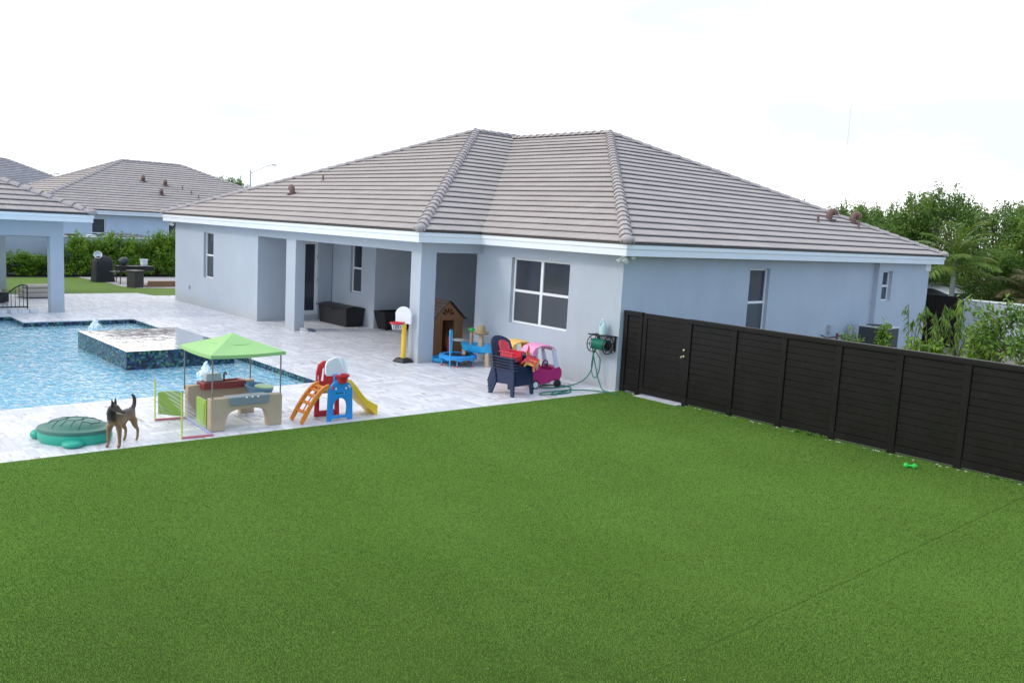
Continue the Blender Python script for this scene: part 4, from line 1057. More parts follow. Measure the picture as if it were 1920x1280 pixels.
    o = MB().box((-.11, -.9, 0), (.11, .9, .10)).build('timber_plank', MW, loc=(-26.8, 1.4, -.015), bevel=.006); tag(o, 'single brown timber plank reaching to the house corner', 'plank', 'timber planks stacked by the wicker bin')
build_back_left()

def neighbour(name, label, x, y0, y1, depth, zb, mat, xz=0.0, rot=0, windows=(), vents=(), roofm=None):
    """simple hip-roofed house: facade on plane x facing +X between y0..y1"""
    r = thing(name, label, 'house', (x, 0, xz)); o = .4; zt = zb
    m = MB(); wall_panel(m, (0, y0), (0, 1), y1-y0, -.3, zt, .2, [(a-y0, b-y0, c, d) for a, b, c, d in windows]); m.build('front_wall', mat, r)
    m = MB(); m.add([(-.2, y0, -.3), (-depth, y0, -.3), (-depth, y1, -.3), (-.2, y1, -.3), (-.2, y0, zt), (-depth, y0, zt), (-depth, y1, zt), (-.2, y1, zt)], [(0, 1, 5, 4), (1, 2, 6, 5), (2, 3, 7, 6)]); m.build('side_wall', mat, r)
    for a, b, c, d in windows: window(r, (0, y0), (0, 1), a-y0, b-y0, c, d, .08, fr=.06)
    out = [(-depth-o, y0-o), (o, y0-o), (o, y1+o), (-depth-o, y1+o)]
    f = MB(); fascia_ring(f, out, zt, zt+.24, closed=True); f.build('fascia', [M_FASCIA, M_DRIP], r)
    MB().box((-depth-o+.05, y0-o+.05, zt+.003), (o-.05, y1+o-.05, zt+.03)).build('soffit', M_FASCIA, r)
    mb = MB(); uvs = []; ze = zt+.285; W = depth+2*o; L = y1-y0+2*o; t = min(W, L)/2
    def pl(L_): return [(0, 0), (L_, 0), (L_-t, t), (t, t)] if L_ > 2*t+.01 else [(0, 0), (L_, 0), (t, t)]
    tile_plane(mb, uvs, (o, y0-o), (0, 1), (-1, 0), pl(L), ze, dt=.36); tile_plane(mb, uvs, (-depth-o, y1+o), (0, -1), (1, 0), pl(L), ze)
    tile_plane(mb, uvs, (-depth-o, y0-o), (1, 0), (0, 1), pl(W), ze); tile_plane(mb, uvs, (o, y1+o), (-1, 0), (0, -1), pl(W), ze)
    rf = mb.build('roof', [roofm or M_ROOF, M_UNDER], r, uvs=uvs, recalc=False)
    z1 = ze+PITCH*t
    a = (o-t, y0-o+t, z1); b = (o-t, y1+o-t, z1) if L > W else (-depth-o+t, y0-o+t, z1)
    for p, q in (((o, y0-o, ze), a), ((-depth-o, y0-o, ze), a if L > W else b), ((o, y1+o, ze), b if L > W else a), (a, b)): cap_line(p, q).build('cap_tiles', [M_CAP, M_UNDER], rf)
    for vx, vy, sm in vents: vent_hood(rf, o-vx, vy, ze+PITCH*vx+.04, 1.25 if not sm else 1.0, R(-20), small=sm)
    return r
neighbour('house', 'pale blue neighbouring house behind the far garden wall with a tiled hip roof', -43.6, -1.9, 17.2, 15.0, 2.93, M_STUCCO2,
          windows=[(1.45, 2.27, .9, 2.70), (6.05, 6.9, .9, 2.70)], vents=[(4.55, 5.9, False), (4.1, 7.2, False), (2.6, 6.4, False), (3.7, 8.2, True), (3.0, 8.55, True), (2.4, 8.8, True), (3.2, 12.3, False), (3.4, 11.9, True)])
M_ROOF2 = mat_roof('roof_tiles_grey', (.24, .235, .26), (.31, .30, .33), (.27, .25, .26))
neighbour('house', 'distant grey roofed house at the left edge behind the pale blue house', -66, -9.0, 13.0, 19.0, 2.5, M_STUCCO2, roofm=M_ROOF2)

def build_lamp(name, label, x, y, h, arm, hh=None):
    t = thing(name, label, 'street lamp', (x, y, 0)); 
    MB().tube([(0, 0, -.3), (0, 0, h*.6), (0, 0, h)], [.11, .10, .08], 10).build('pole', plain('galvanised', (.55, .57, .62), .45, .06), t, smooth=True)
    pts = [(0, 0, h-.35), (0, arm*.35, h+.10), (0, arm*.7, h+.55), (0, arm*.9, h+.66)]
    MB().tube(pts, .045, 8).build('arm', MATS['galvanised'], t, smooth=True)
    m = MB(); m.box((-.14, arm*.86, h+.60), (.14, arm*1.05, h+.74)); m.build('lamp_head', MATS['galvanised'], t, bevel=.04)
build_lamp('street_lamp', 'grey street lamp rising behind the roof line above the far left roof', -70, 23.8, 7.7, 2.6)
build_lamp('street_lamp', 'street lamp with only its arm showing behind the two far roofs at the left', -95, 10.3, 6.0, 2.4)
m = MB(); m.tube([(0, 0, 0), (0, 0, 80)], .20, 6); tag(m.build('radio_mast', plain('mast_grey', (.74, .74, .78), .5), loc=(-230.3, 445.1, 0)), 'very thin distant radio mast rising above the tree tops', 'mast')

# ------------------------------------------------------------------ cars
def build_car(label, x, y, z, rz, paint, scale=1.0, rails=True):
    r = thing('parked_car', label, 'car', (x, y, z), rz)
    # stations along length: (x, half width, sill z, belt z, roof half width, roof z)
    st = [(-2.3, .78, .45, .85, .60, .86), (-2.15, .88, .35, 1.00, .66, 1.30), (-1.7, .93, .30, 1.04, .68, 1.62), (-.8, .95, .28, 1.03, .70, 1.70), (.2, .95, .28, 1.02, .70, 1.68), (.75, .95, .28, 1.02, .66, 1.52),
          (1.25, .94, .30, 1.0, .66, 1.06), (2.0, .90, .34, .93, .60, .95), (2.35, .74, .45, .75, .5, .77)]
    m = MB()
    for sx, hw, z0, zb, rw, zr in st:
        m.v += [Vector(p) for p in ((sx, -hw*.92, z0), (sx, -hw, (z0+zb)/2), (sx, -hw*.98, zb), (sx, -rw, zr-.06), (sx, -rw*.7, zr), (sx, rw*.7, zr), (sx, rw, zr-.06), (sx, hw*.98, zb), (sx, hw, (z0+zb)/2), (sx, hw*.92, z0))]
    n = 10
    for i in range(len(st)-1):
        for j in range(n):
            q = [i*n+j, i*n+(j+1) % n, (i+1)*n+(j+1) % n, (i+1)*n+j]; glassy = (j in (2, 6) and 1 <= i <= 5)
            if i in (5,) and j in (3, 4, 5): glassy = True
            if i == 0 and j in (3, 4, 5): glassy = True
            m.f.append(q); m.m.append(1 if glassy else 0)
    m.f.append(list(range(n-1, -1, -1))); m.m.append(0); m.f.append(list(range((len(st)-1)*n, len(st)*n))); m.m.append(0)
    m.build('body', [paint, M_GLASS], r, bevel=.04, seg=3)
    for wx in (-1.4, 1.45):
        for s in (-1, 1):
            w = MB(); w.lathe([(.20, -.1), (.34, -.1), (.355, -.06), (.355, .06), (.34, .1), (.20, .1)], 24, (wx, s*.86, .35), axis='y'); wo = w.build('wheel', M_BLACK, r, smooth=True)
            w = MB(); w.lathe([(0, -.08), (.2, -.085), (.2, .085), (0, .08)], 18, (wx, s*.86, .35), axis='y'); w.build('rim', M_METAL, wo, smooth=True)
    if rails:
        for s in (-1, 1): MB().tube([(-1.6, s*.60, 1.64), (-1.3, s*.60, 1.74), (.0, s*.60, 1.76), (.35, s*.60, 1.69)], .022, 8).build('roof_rail', M_METAL, r, smooth=True)
    r.scale = (scale,)*3
    return r
M_CARB = plain('black_car_paint', (.015, .016, .02), .12, .05); M_CARW = plain('white_car_paint', (.72, .73, .75), .12, .03)
build_car('dark car whose roof shows above the far garden wall behind the hedge', -38.5, 2.3, -.02, R(90), M_CARB, 1.14)
build_car('white car whose roof shows above the black side gate beside the palm', -2.2, 22.6, .02, R(-14), M_CARW, 1.19)
o = MB().box((-.25, -.22, 0), (.25, .22, 1.95)).build('utility_cabinet', plain('cabinet_dark', (.05, .035, .035), .5), loc=(-36, -1.75, 0), bevel=.03); tag(o, 'dark utility cabinet peeping over the far garden wall next to the pavilion', 'cabinet')
o = MB().box((-.2, -.2, 0), (.2, .2, 1.93)).build('utility_cabinet', plain('cabinet_beige', (.58, .55, .47), .5), loc=(-36, -.72, 0), bevel=.03); tag(o, 'beige utility cabinet peeping over the far garden wall left of a window', 'cabinet')

# ------------------------------------------------------------------ east side yard
def build_east():
    w = thing('side_wall', 'grey stucco boundary wall behind the shrubs at the right', 'wall', (.45, 18, 0))
    MB().box((0, 0, -.1), (22, .2, 1.79)).build('wall_body', M_WALLG, w); MB().box((-.02, -.03, 1.792), (22, .23, 1.84)).build('coping', M_FASCIA, w, bevel=.006)
    g = thing('side_gate', 'plain black metal gate between the house corner and the grey wall', 'gate', (-1.4, 17.9, 0))
    m = MB()
    for i in range(12): m.box((i*.15+.004, 0, .05), (i*.15+.146, .03, 1.86))
    m.build('gate_panel', M_FENCE, g); MB().box((0, -.02, 1.862), (1.8, .05, 1.90)).build('top_rail', M_FENCE, g, bevel=.004)
    a = thing('air_conditioner', 'dark grey air conditioner condenser standing beside the blue grey wall', 'air conditioner', (.85, 10.75, .02), 0)
    M_AC = plain('ac_dark', (.06, .062, .07), .5, .1); M_ACL = plain('ac_light', (.42, .44, .47), .45, .05)
    m = MB(); m.box((-.42, -.42, .12), (.42, .42, 1.12)); m.build('coil_housing', M_AC, a, bevel=.03)
    lv = MB()
    for i in range(22):
        z = .16+i*.043; lv.box((-.432, -.40, z), (.432, .40, z+.012)); lv.box((-.40, -.434, z+.001), (.40, .434, z+.013))
    lv.build('louvres', M_AC, a)
    MB().box((-.45, -.45, 1.122), (.45, .45, 1.17)).build('top_cover', M_ACL, a, bevel=.015)
    fg = MB()
    for rr in (.12, .2, .28, .36): fg.tube([(rr*math.cos(t*.2618), rr*math.sin(t*.2618), 1.20-rr*.05) for t in range(24)], .008, 5, closed=True)
    for k in range(8): fg.tube([(0, 0, 1.21), (.37*math.cos(k*.785), .37*math.sin(k*.785), 1.175)], .008, 5)
    fg.build('fan_guard', M_AC, a, smooth=True); MB().box((-.5, -.5, 0), (.5, .5, .118)).build('pad', plain('concrete_pad', (.35, .35, .34), .9), a, bevel=.01)
    MB().box((-.70, -.50, .80), (-.58, -.34, 1.1)).build('disconnect_box', M_ACL, a, bevel=.01)
    p = thing('pipework', 'grey electrical box with red valve pipes low on the blue grey wall', 'pipes', (.06, 9.2, .0))
    MB().box((-.06, .05, .95), (.05, .22, 1.18)).build('junction_box', M_ACL, p, bevel=.008)
    MB().tube([(.05, -.45, .90), (.12, -.25, .82), (.12, .1, .82), (.12, .75, .86), (.05, .95, .74)], .022, 8).build('pipe', M_AC, p, smooth=True)
    MB().tube([(.12, .35, .70), (.12, .35, .93)], .035, 10).build('valve', plain('valve_red', (.22, .03, .03), .4), p, smooth=True)
    MB().tube([(.06, .13, .95), (.06, .13, -.02)], .018, 8).build('conduit', M_ACL, p, smooth=True)
    # planting between the fence and the house
    a1 = shrub(201, 1.35, .30, M_LEAF_S, .10, per=34, nc=10); a1.location = (2.35, 6.0, -.05); a1.scale = (1.0, 1.0, 1.0); a1['label'] = 'round light green shrub left of the air conditioner'
    a2 = shrub(202, 1.4, .16, M_LEAF_S, .12, per=8, nc=5); a2.location = (3.2, 6.0, -.05); a2.scale = (1.0, 1.0, 1.16); a2['label'] = 'yellow green sprig growing in front of the air conditioner'
    a3 = shrub(203, 1.25, .55, M_LEAF_H, .13, per=40, nc=16); a3.location = (4.5, 5.5, -.05); a3.scale = (1.0, 1.0, 1.12); a3['label'] = 'dense low green shrub under the willowy plants'
    a5 = shrub(205, 1.9, .42, M_LEAF_H, .15, per=16, nc=9, low=.35); a5.location = (5.65, 5.5, -.05); a5.scale = (1.0, 1.0, 1.05); a5['label'] = 'dark glossy leaved shrub in front of the grey side wall'
    a6 = shrub(206, 1.2, .45, M_LEAF_S, .13, per=26, nc=12); a6.location = (5.85, 4.5, -.05); a6.scale = (1.0, 1.0, 1.08); a6['label'] = 'low pale shrub peeping over the fence top'
    a7 = shrub(207, .95, .25, M_LEAF_S, .10, per=14, nc=6); a7.location = (2.35, 4.8, -.05); a7.scale = (1.0, 1.0, 1.2); a7['label'] = 'small leafy sprig just above the fence by the pipes'
    for q in (a1, a2, a3, a5, a6, a7): q['group'] = 'garden shrubs behind the black fence'
    def willowy(seed, x, y, h, n, label):
        rnd = random.Random(seed); r = thing('willowy_plant', label, 'plant', (x, y, -.05), 0, 'willowy drooping plants behind the black fence'); f = MB(); s = MB()
        for i in range(n):
            a = rnd.random()*6.28; sp = rnd.uniform(.1, .35); hh = h*rnd.uniform(.72, 1.05)
            pts = [Vector((0, 0, 0)), Vector((sp*.4*math.cos(a), sp*.4*math.sin(a), hh*.55)), Vector((sp*math.cos(a), sp*math.sin(a), hh)), Vector((sp*1.5*math.cos(a), sp*1.5*math.sin(a), hh*.93))]
            s.tube(pts, [.014, .01, .006, .003], 5)
            for k in range(34):
                t = rnd.uniform(.35, 1); q = t*3; j = min(2, int(q)); p = pts[j].lerp(pts[j+1], q-j)
                d = Vector((math.cos(a+rnd.uniform(-1.6, 1.6))*.45, math.sin(a+rnd.uniform(-1.6, 1.6))*.45, -rnd.uniform(.5, 1.0)))
                leaf(f, p, d, rdir(rnd), rnd.uniform(.16, .28), .035)
        s.build('stems', M_BARK, r, smooth=True); f.build('foliage', M_LEAF_S, r, recalc=False)
    willowy(1, 4.25, 6.3, 2.35, 8, 'willowy drooping plant in front of the black side gate')
    willowy(2, 4.75, 6.3, 2.4, 9, 'taller willowy drooping plant at the right end of the black side gate')
    willowy(3, 3.45, 7.0, 2.4, 4, 'thin wispy plant against the far corner of the house')
    # slim young tree
    rnd = random.Random(9); t = thing('young_tree', 'slim young tree with a bare trunk in front of the grey side wall', 'tree', (6.2, 4.5, -.05))
    s = MB(); s.tube([(0, 0, 0), (.05, .02, .9), (.15, .05, 1.6), (.1, .1, 2.5)], [.035, .028, .018, .006], 8)
    f = MB()
    for i in range(16):
        z = rnd.uniform(1.35, 2.3); a = rnd.random()*6.28; L = rnd.uniform(.25, .75); e = Vector((.1+L*math.cos(a), .05+L*math.sin(a), z+L*.45)); b = Vector((.1, .05, z-.1))
        s.tube([b, b.lerp(e, .5)+Vector((0, 0, .03)), e], [.012, .008, .004], 5)
        for k in range(5): clump(f, b.lerp(e, .45+.16*k), .14, 13, .13, rnd, 1.0)
    for k in range(6): clump(f, Vector((.1, .1, 2.1+.1*k)), .14, 12, .12, rnd, 1.0)
    s.tube([(.03, .01, .55), (.25, -.1, .85), (.42, -.15, 1.0)], [.014, .01, .005], 5)
    s.build('trunk', M_BARK, t, smooth=True); f.build('crown', M_LEAF_S, t, recalc=False)
    s2 = copy_tree(t, label='slim young tree at the right edge of the picture behind the fence'); s2.location = (6.95, 4.9, -.05); s2.rotation_euler = (0, 0, 2.0); s2.scale = (.95,)*3
build_east()

# ------------------------------------------------------------------ porch things
def pl(name, col, rough=.42, var=.05, **k): return plain(name, col, rough, var, 5, .04, 25, **k)
P_BLUE = pl('toy_blue', (.02, .27, .66)); P_RED = pl('toy_red', (.55, .018, .03)); P_ORANGE = pl('toy_orange', (.80, .25, .03)); P_YELLOW = pl('toy_yellow', (.82, .52, .03))
P_WHITE = pl('toy_white', (.80, .80, .82)); P_NAVY = pl('chair_navy', (.010, .022, .070), .42); P_CORAL = pl('toy_coral', (.72, .045, .075)); P_TAN = pl('toy_tan', (.47, .345, .235), .6, .12)
P_LIME = pl('toy_lime', (.30, .45, .07)); P_GREYP = pl('toy_grey', (.24, .27, .29)); P_MAROON = pl('toy_maroon', (.22, .03, .03)); P_SLATE = pl('toy_slate', (.10, .22, .34)); P_TEAL = pl('turtle_green', (.02, .36, .25), .38)
P_LID = pl('turtle_lid', (.05, .17, .13), .4, .12); P_MAG = pl('toy_magenta', (.48, .02, .17)); P_PINK = pl('toy_pink', (.82, .32, .52)); P_PEAR = pl('toy_pearl', (.72, .70, .86)); P_AMBER = pl('toy_amber', (.85, .50, .13))
P_SKY = pl('toy_sky', (.03, .38, .72)); P_GREEN = pl('toy_green', (.03, .52, .07)); P_CANOPY = plain('canopy_fabric', (.33, .56, .22), .8, .06, 3, .15, 90); P_POLE = pl('pole_grey', (.22, .20, .19), .4); P_HOSE = pl('hose_green', (.012, .19, .12), .4)
P_PALEG = pl('toy_pale_green', (.36, .62, .42)); P_BLK = M_BLACK
def rz(a): return Matrix.Rotation(a, 4, 'Z')

def build_porch_items():
    c = thing('storage_chest', 'dark brown plastic storage chest with rounded lid on the porch', 'storage chest', (-12.62, .40, 0))
    m = MB(); m.hexa([(-.86, -.32, 0), (.86, -.32, 0), (.86, .32, 0), (-.86, .32, 0)], [(-.90, -.35, .56), (.90, -.35, .56), (.90, .35, .56), (-.90, .35, .56)]); m.build('chest_body', M_WEAVE, c, bevel=.02)
    m = MB(); n = 10; pts = [(-.37, .563), (-.37, .60)]+[(-.37+.74*i/n, .60+.07*math.sin(math.pi*i/n)) for i in range(1, n)]+[(.37, .60), (.37, .563)]
    m.hexa([(-.92, y, z) for y, z in pts], [(.92, y, z) for y, z in pts]); m.build('chest_lid', pl('chest_lid', (.016, .016, .016)), c, bevel=.012)
    m = MB(); m.box((-.12, -.385, .50), (.12, -.36, .56)); m.build('latch', M_BLACK, c, bevel=.006)
    c = thing('wicker_planter', 'open dark wicker box tapering to its foot beside the storage chest', 'planter', (-10.9, 1.55, 0))
    m = MB(); t = .03
    bo = [(-.24, -.66), (.24, -.66), (.24, .66), (-.24, .66)]; to = [(-.33, -.78), (.33, -.78), (.33, .78), (-.33, .78)]
    ti = [(-.29, -.74), (.29, -.74), (.29, .74), (-.29, .74)]; h = .60
    v = [(x, y, .05) for x, y in bo]+[(x, y, h) for x, y in to]+[(x, y, h) for x, y in ti]+[(x*.92, y*.92, .10) for x, y in bo]
    f = [(3, 2, 1, 0)]+[(i, (i+1) % 4, 4+(i+1) % 4, 4+i) for i in range(4)]+[(4+i, 4+(i+1) % 4, 8+(i+1) % 4, 8+i) for i in range(4)]+[(8+i, 8+(i+1) % 4, 12+(i+1) % 4, 12+i) for i in range(4)]+[(12, 13, 14, 15)]
    m.add(v, f); m.build('box_body', M_WEAVE, c, bevel=.012)
    for sx in (-.2, .2):
        for sy in (-.6, .6): MB().box((sx-.03, sy-.03, 0), (sx+.03, sy+.03, .048)).build('foot', M_BLACK, c)
    # shoes by the column
    for i, (x, y, a, lb, mt) in enumerate(((-11.15, -1.75, .5, 'left grey sneaker at the foot of the porch column', pl('shoe_grey', (.45, .42, .44), .7)), (-11.0, -1.58, .9, 'right dark sneaker beside the grey one at the porch column', pl('shoe_dark', (.08, .09, .13), .7)))):
        t = thing('shoe', lb, 'shoe', (x, y, 0), a, 'pair of shoes at the porch column'); 
        m = MB(); m.tube([(-.13, 0, .06), (-.10, 0, .075), (-.02, 0, .07), (.07, 0, .05), (.14, 0, .04)], [.035, .052, .05, .045, .022], 12, flat=.9); m.build('upper', mt, t, smooth=True)
        m = MB(); m.tube([(-.14, 0, .012), (-.08, 0, .014), (.06, 0, .014), (.15, 0, .012)], [.03, .04, .045, .02], 10, flat=.35); m.build('sole', P_WHITE, t, smooth=True)
    # toddler basketball stand
    b = thing('basketball_hoop', 'toy basketball stand with yellow post and red hoop by the corner column', 'basketball hoop', (-5.22, -2.17, 0), R(8))
    m = MB(); m.hexa([(-.22, -.20, 0), (.22, -.20, 0), (.22, .20, 0), (-.22, .20, 0)], [(-.14, -.14, .11), (.14, -.14, .11), (.14, .14, .11), (-.14, .14, .11)]); m.build('base', M_BLACK, b, bevel=.035, seg=3)
    MB().tube([(0, 0, .09), (0, 0, .55), (0, 0, 1.03)], [.062, .060, .058], 14).build('post', P_YELLOW, b, smooth=True)
    out = [(-.21, .98), (.21, .98)]+[(.21, 1.16)]+arc(0, 1.18, .22, 8, 172, 14, .23)+[(-.21, 1.16)]
    m = MB(); A = R(-62); cs, sn = math.cos(A), math.sin(A)
    # board faces front-left; u along board, thickness backwards
    m.plate(out, [], .035, lambda u, w, t: (u*.93+.0+t*.2, u*.38-.05+t*.95, w)); m.build('backboard', P_WHITE, b, bevel=.008)
    hc = Vector((-.02, -.23, 1.0)); rr = .165
    m = MB(); m.tube([(hc.x+rr*math.cos(i*.3142), hc.y+rr*math.sin(i*.3142), hc.z) for i in range(20)], .022, 8, closed=True)
    m.box((-.09, -.14, .978), (.05, -.04, 1.02)); m.build('rim', P_RED, b, smooth=True)
    m = MB()
    for i in range(12):
        for s in (-1, 1):
            a = i*.5236; m.tube([(hc.x+rr*.92*math.cos(a), hc.y+rr*.92*math.sin(a), hc.z-.01), (hc.x+rr*.62*math.cos(a+s*.5), hc.y+rr*.62*math.sin(a+s*.5), hc.z-.17)], .004, 4)
    m.build('net', P_WHITE, b)
    # wooden playhouse
    h = thing('playhouse', 'small brown wooden playhouse with steep dark roof standing inside the porch opening', 'playhouse', (-5.55, -.53, 0))
    MW = mat_wood('cedar', (.15, .060, .025), (.34, .155, .060)); MR = mat_wood('playhouse_roof_wood', (.035, .028, .026), (.085, .06, .05), 2)
    w2 = .50; e = 1.02; pk = 1.48; dp = .82
    outer = [(-w2, 0), (w2, 0), (w2, e), (0, pk), (-w2, e)]
    dr = [(-.20, .06), (.20, .06), (.20, .97), (-.20, .97)]
    fans = []
    for k in range(5):
        a0 = 12+k*32; a1 = a0+26
        fans.append([(.07*math.cos(R(a0)), 1.09+.07*math.sin(R(a0))), (.21*math.cos(R(a0+3)), 1.09+.21*math.sin(R(a0+3))), (.21*math.cos(R(a1-3)), 1.09+.21*math.sin(R(a1-3))), (.07*math.cos(R(a1)), 1.09+.07*math.sin(R(a1)))])
    m = MB(); m.plate(outer, [dr]+fans, .04, lambda u, w, t: (-t, u, w)); m.build('front_wall', MW, h)
    m = MB(); m.plate(outer, [[(-.15, .5), (.15, .5), (.15, .85), (-.15, .85)]], .04, lambda u, w, t: (-dp+t, u, w)); m.build('rear_wall', MW, h)
    for s in (-1, 1): MB().box((-dp+.04, min(s*w2, s*(w2-.04)), 0), (-.042, max(s*w2, s*(w2-.04)), e)).build('side_wall', MW, h)
    tr = MB()
    for s in (-1, 1):
        tr.box((.0, min(s*.24, s*.20), .0), (.022, max(s*.24, s*.20), 1.0)); tr.box((.0, min(s*w2, s*(w2-.07)), 0), (.02, max(s*w2, s*(w2-.07)), e-.02))
    tr.box((.001, -.24, 1.002), (.024, .24, 1.05)); 
    for k in range(7): tr.box((.001, -w2+.07, .08+k*.14), (.008, -.242, .09+k*.14)); tr.box((.001, .242, .08+k*.14), (.008, w2-.07, .09+k*.14))
    tr.build('trim', MW, h, bevel=.003)
    m = MB()
    for s in (-1, 1):
        d = Vector((s*w2, e-pk)).normalized(); nn = Vector((-d.y*s, d.x*s)) if s > 0 else Vector((d.y, -d.x)) ; nn = Vector((abs(d.y)*s, abs(d.x)))
        L = .74
        for k in range(6):
            a = k/6*L; b_ = (k+1)/6*L+.02
            q = []
            for t_, hgt in ((a, .012), (b_, .03), (b_, .05), (a, .030)):
                q.append((d.x*t_+nn.x*hgt, pk+d.y*t_+nn.y*hgt))
            m.hexa([(-dp-.06, y, z) for y, z in q], [(.08, y, z) for y, z in q])
    m.build('roof', MR, h)
    # red toy chair part and table seen inside
    t = thing('toy_table', 'small red toy stand with round cream tray in front of the playhouse door', 'toy table', (-4.95, -.92, 0))
    MB().tube([(0, 0, 0), (0, 0, .62)], .045, 12).build('post', P_RED, t, smooth=True); m = MB(); m.lathe([(0, .52), (.17, .52), (.18, .54), (.17, .56), (0, .555)], 22, (.08, .24, 0)); m.build('tray', pl('cream', (.62, .58, .48)), t, smooth=True)
    # mini trampoline
    T = thing('trampoline', 'blue toddler trampoline with upright handle beside the corner column', 'trampoline', (-4.32, -1.12, 0))
    r_, zt = .47, .25
    m = MB(); m.lathe([(.0, 0), (.345, 0), (.345, -.006), (0, -.006)], 36, (0, 0, zt-.004)); m.build('jump_mat', M_BLACK, T, smooth=True)
    m = MB(); n = 36; prof = [(.34, .004), (.36, .022), (.46, .020), (.485, 0), (.485, -.055), (.478, -.055), (.47, -.01), (.34, -.004)]
    m.lathe(prof, n, (0, 0, zt), cap=False)
    for i, vv in enumerate(m.v):
        if vv.z < zt-.03: vv.z -= .025*(1+math.sin(math.atan2(vv.y, vv.x)*9))
    m.build('padding', P_BLUE, T, smooth=True)
    for k in range(6):
        a = R(20+60*k); l = MB(); l.tube([(.44*math.cos(a), .44*math.sin(a), zt-.02), (.46*math.cos(a), .46*math.sin(a), .03)], .014, 8); lo = l.build('leg', P_SKY, T, smooth=True)
        l = MB(); l.lathe([(.028, 0), (.03, .015), (.02, .04)], 12, (.46*math.cos(a), .46*math.sin(a), 0)); l.build('foot', P_CORAL, lo, smooth=True)
    m = MB(); bx, by = .22, -.42
    pts = [(bx, by, .02), (bx-.02, by, .5), (bx-.07, by+.02, .80), (bx-.11, by+.05, .90), (bx-.42, by+.34, .90), (bx-.45, by+.38, .80), (bx-.46, by+.40, .5), (bx-.46, by+.40, .24)]
    m.tube(pts, .018, 8); m.build('handle', P_SKY, T, smooth=True)
    m = MB(); m.tube([(bx-.13, by+.07, .90), (bx-.40, by+.32, .90)], .027, 10); m.build('grip', M_BLACK, T, smooth=True)
    o = MB().lathe([(.18, 0), (.26, .03), (.27, .12), (.25, .12), (.24, .04), (0, .03)], 22).build('toy_basin', P_SKY, smooth=True, loc=(-4.88, -1.22, 0)); tag(o, 'shallow blue toy basin between column and trampoline', 'basin')
    # water table
    W = thing('water_table', 'blue water play table with tan legs and tan umbrella tower against the wall', 'water table', (-4.12, -.60, 0), R(20))
    m = MB(); n = 30
    def ring(r, z, k=1.0): return [(r*1.45*math.cos(2*math.pi*i/n)*(1+.04*math.sin(6*math.pi*i/n)), r*.85*math.sin(2*math.pi*i/n), z) for i in range(n)]
    rs = [ring(.28, .32), ring(.34, .36), ring(.37, .50), ring(.38, .52), ring(.355, .52), ring(.32, .40), ring(.02, .38)]
    m.v = [Vector(p) for r in rs for p in r]
    for i in range(len(rs)-1):
        for j in range(n): m.f.append([i*n+j, i*n+(j+1) % n, (i+1)*n+(j+1) % n, (i+1)*n+j]); m.m.append(0)
    m.f.append(list(range(n-1, -1, -1))); m.m.append(0); m.build('basin', P_SKY, W, smooth=True)
    for sx, sy in ((-.33, -.16), (.33, -.16), (-.33, .16), (.33, .16)): MB().hexa([(sx*1.1-.06, sy*1.1-.04, 0), (sx*1.1+.06, sy*1.1-.04, 0), (sx*1.1+.06, sy*1.1+.04, 0), (sx*1.1-.06, sy*1.1+.04, 0)], [(sx-.05, sy-.035, .36), (sx+.05, sy-.035, .36), (sx+.05, sy+.035, .36), (sx-.05, sy+.035, .36)]).build('leg', P_TAN, W, bevel=.012)
    MB().hexa([(-.02, -.07, .40), (.12, -.07, .40), (.12, .07, .40), (-.02, .07, .40)], [(.0, -.045, .78), (.09, -.045, .78), (.09, .045, .78), (.0, .045, .78)]).build('tower', P_TAN, W, bevel=.012)
    MB().tube([(-.28, .05, .40), (-.28, .05, .82)], .04, 12).build('tower', P_TAN, W, smooth=True)
    m = MB(); m.lathe([(.0, .80), (.16, .79), (.20, .83), (.20, .855), (.12, .85), (.105, .95), (.08, 1.02), (0, 1.03)], 26, (.03, 0, -.01)); m.build('umbrella_top', pl('straw', (.38, .27, .14), .8), W, smooth=True)
    m = MB(); m.lathe([(0, .82), (.07, .84), (.08, .90), (0, .91)], 16, (-.28, .05, -.0)); m.build('spinner', P_GREEN, W, smooth=True)
build_porch_items()

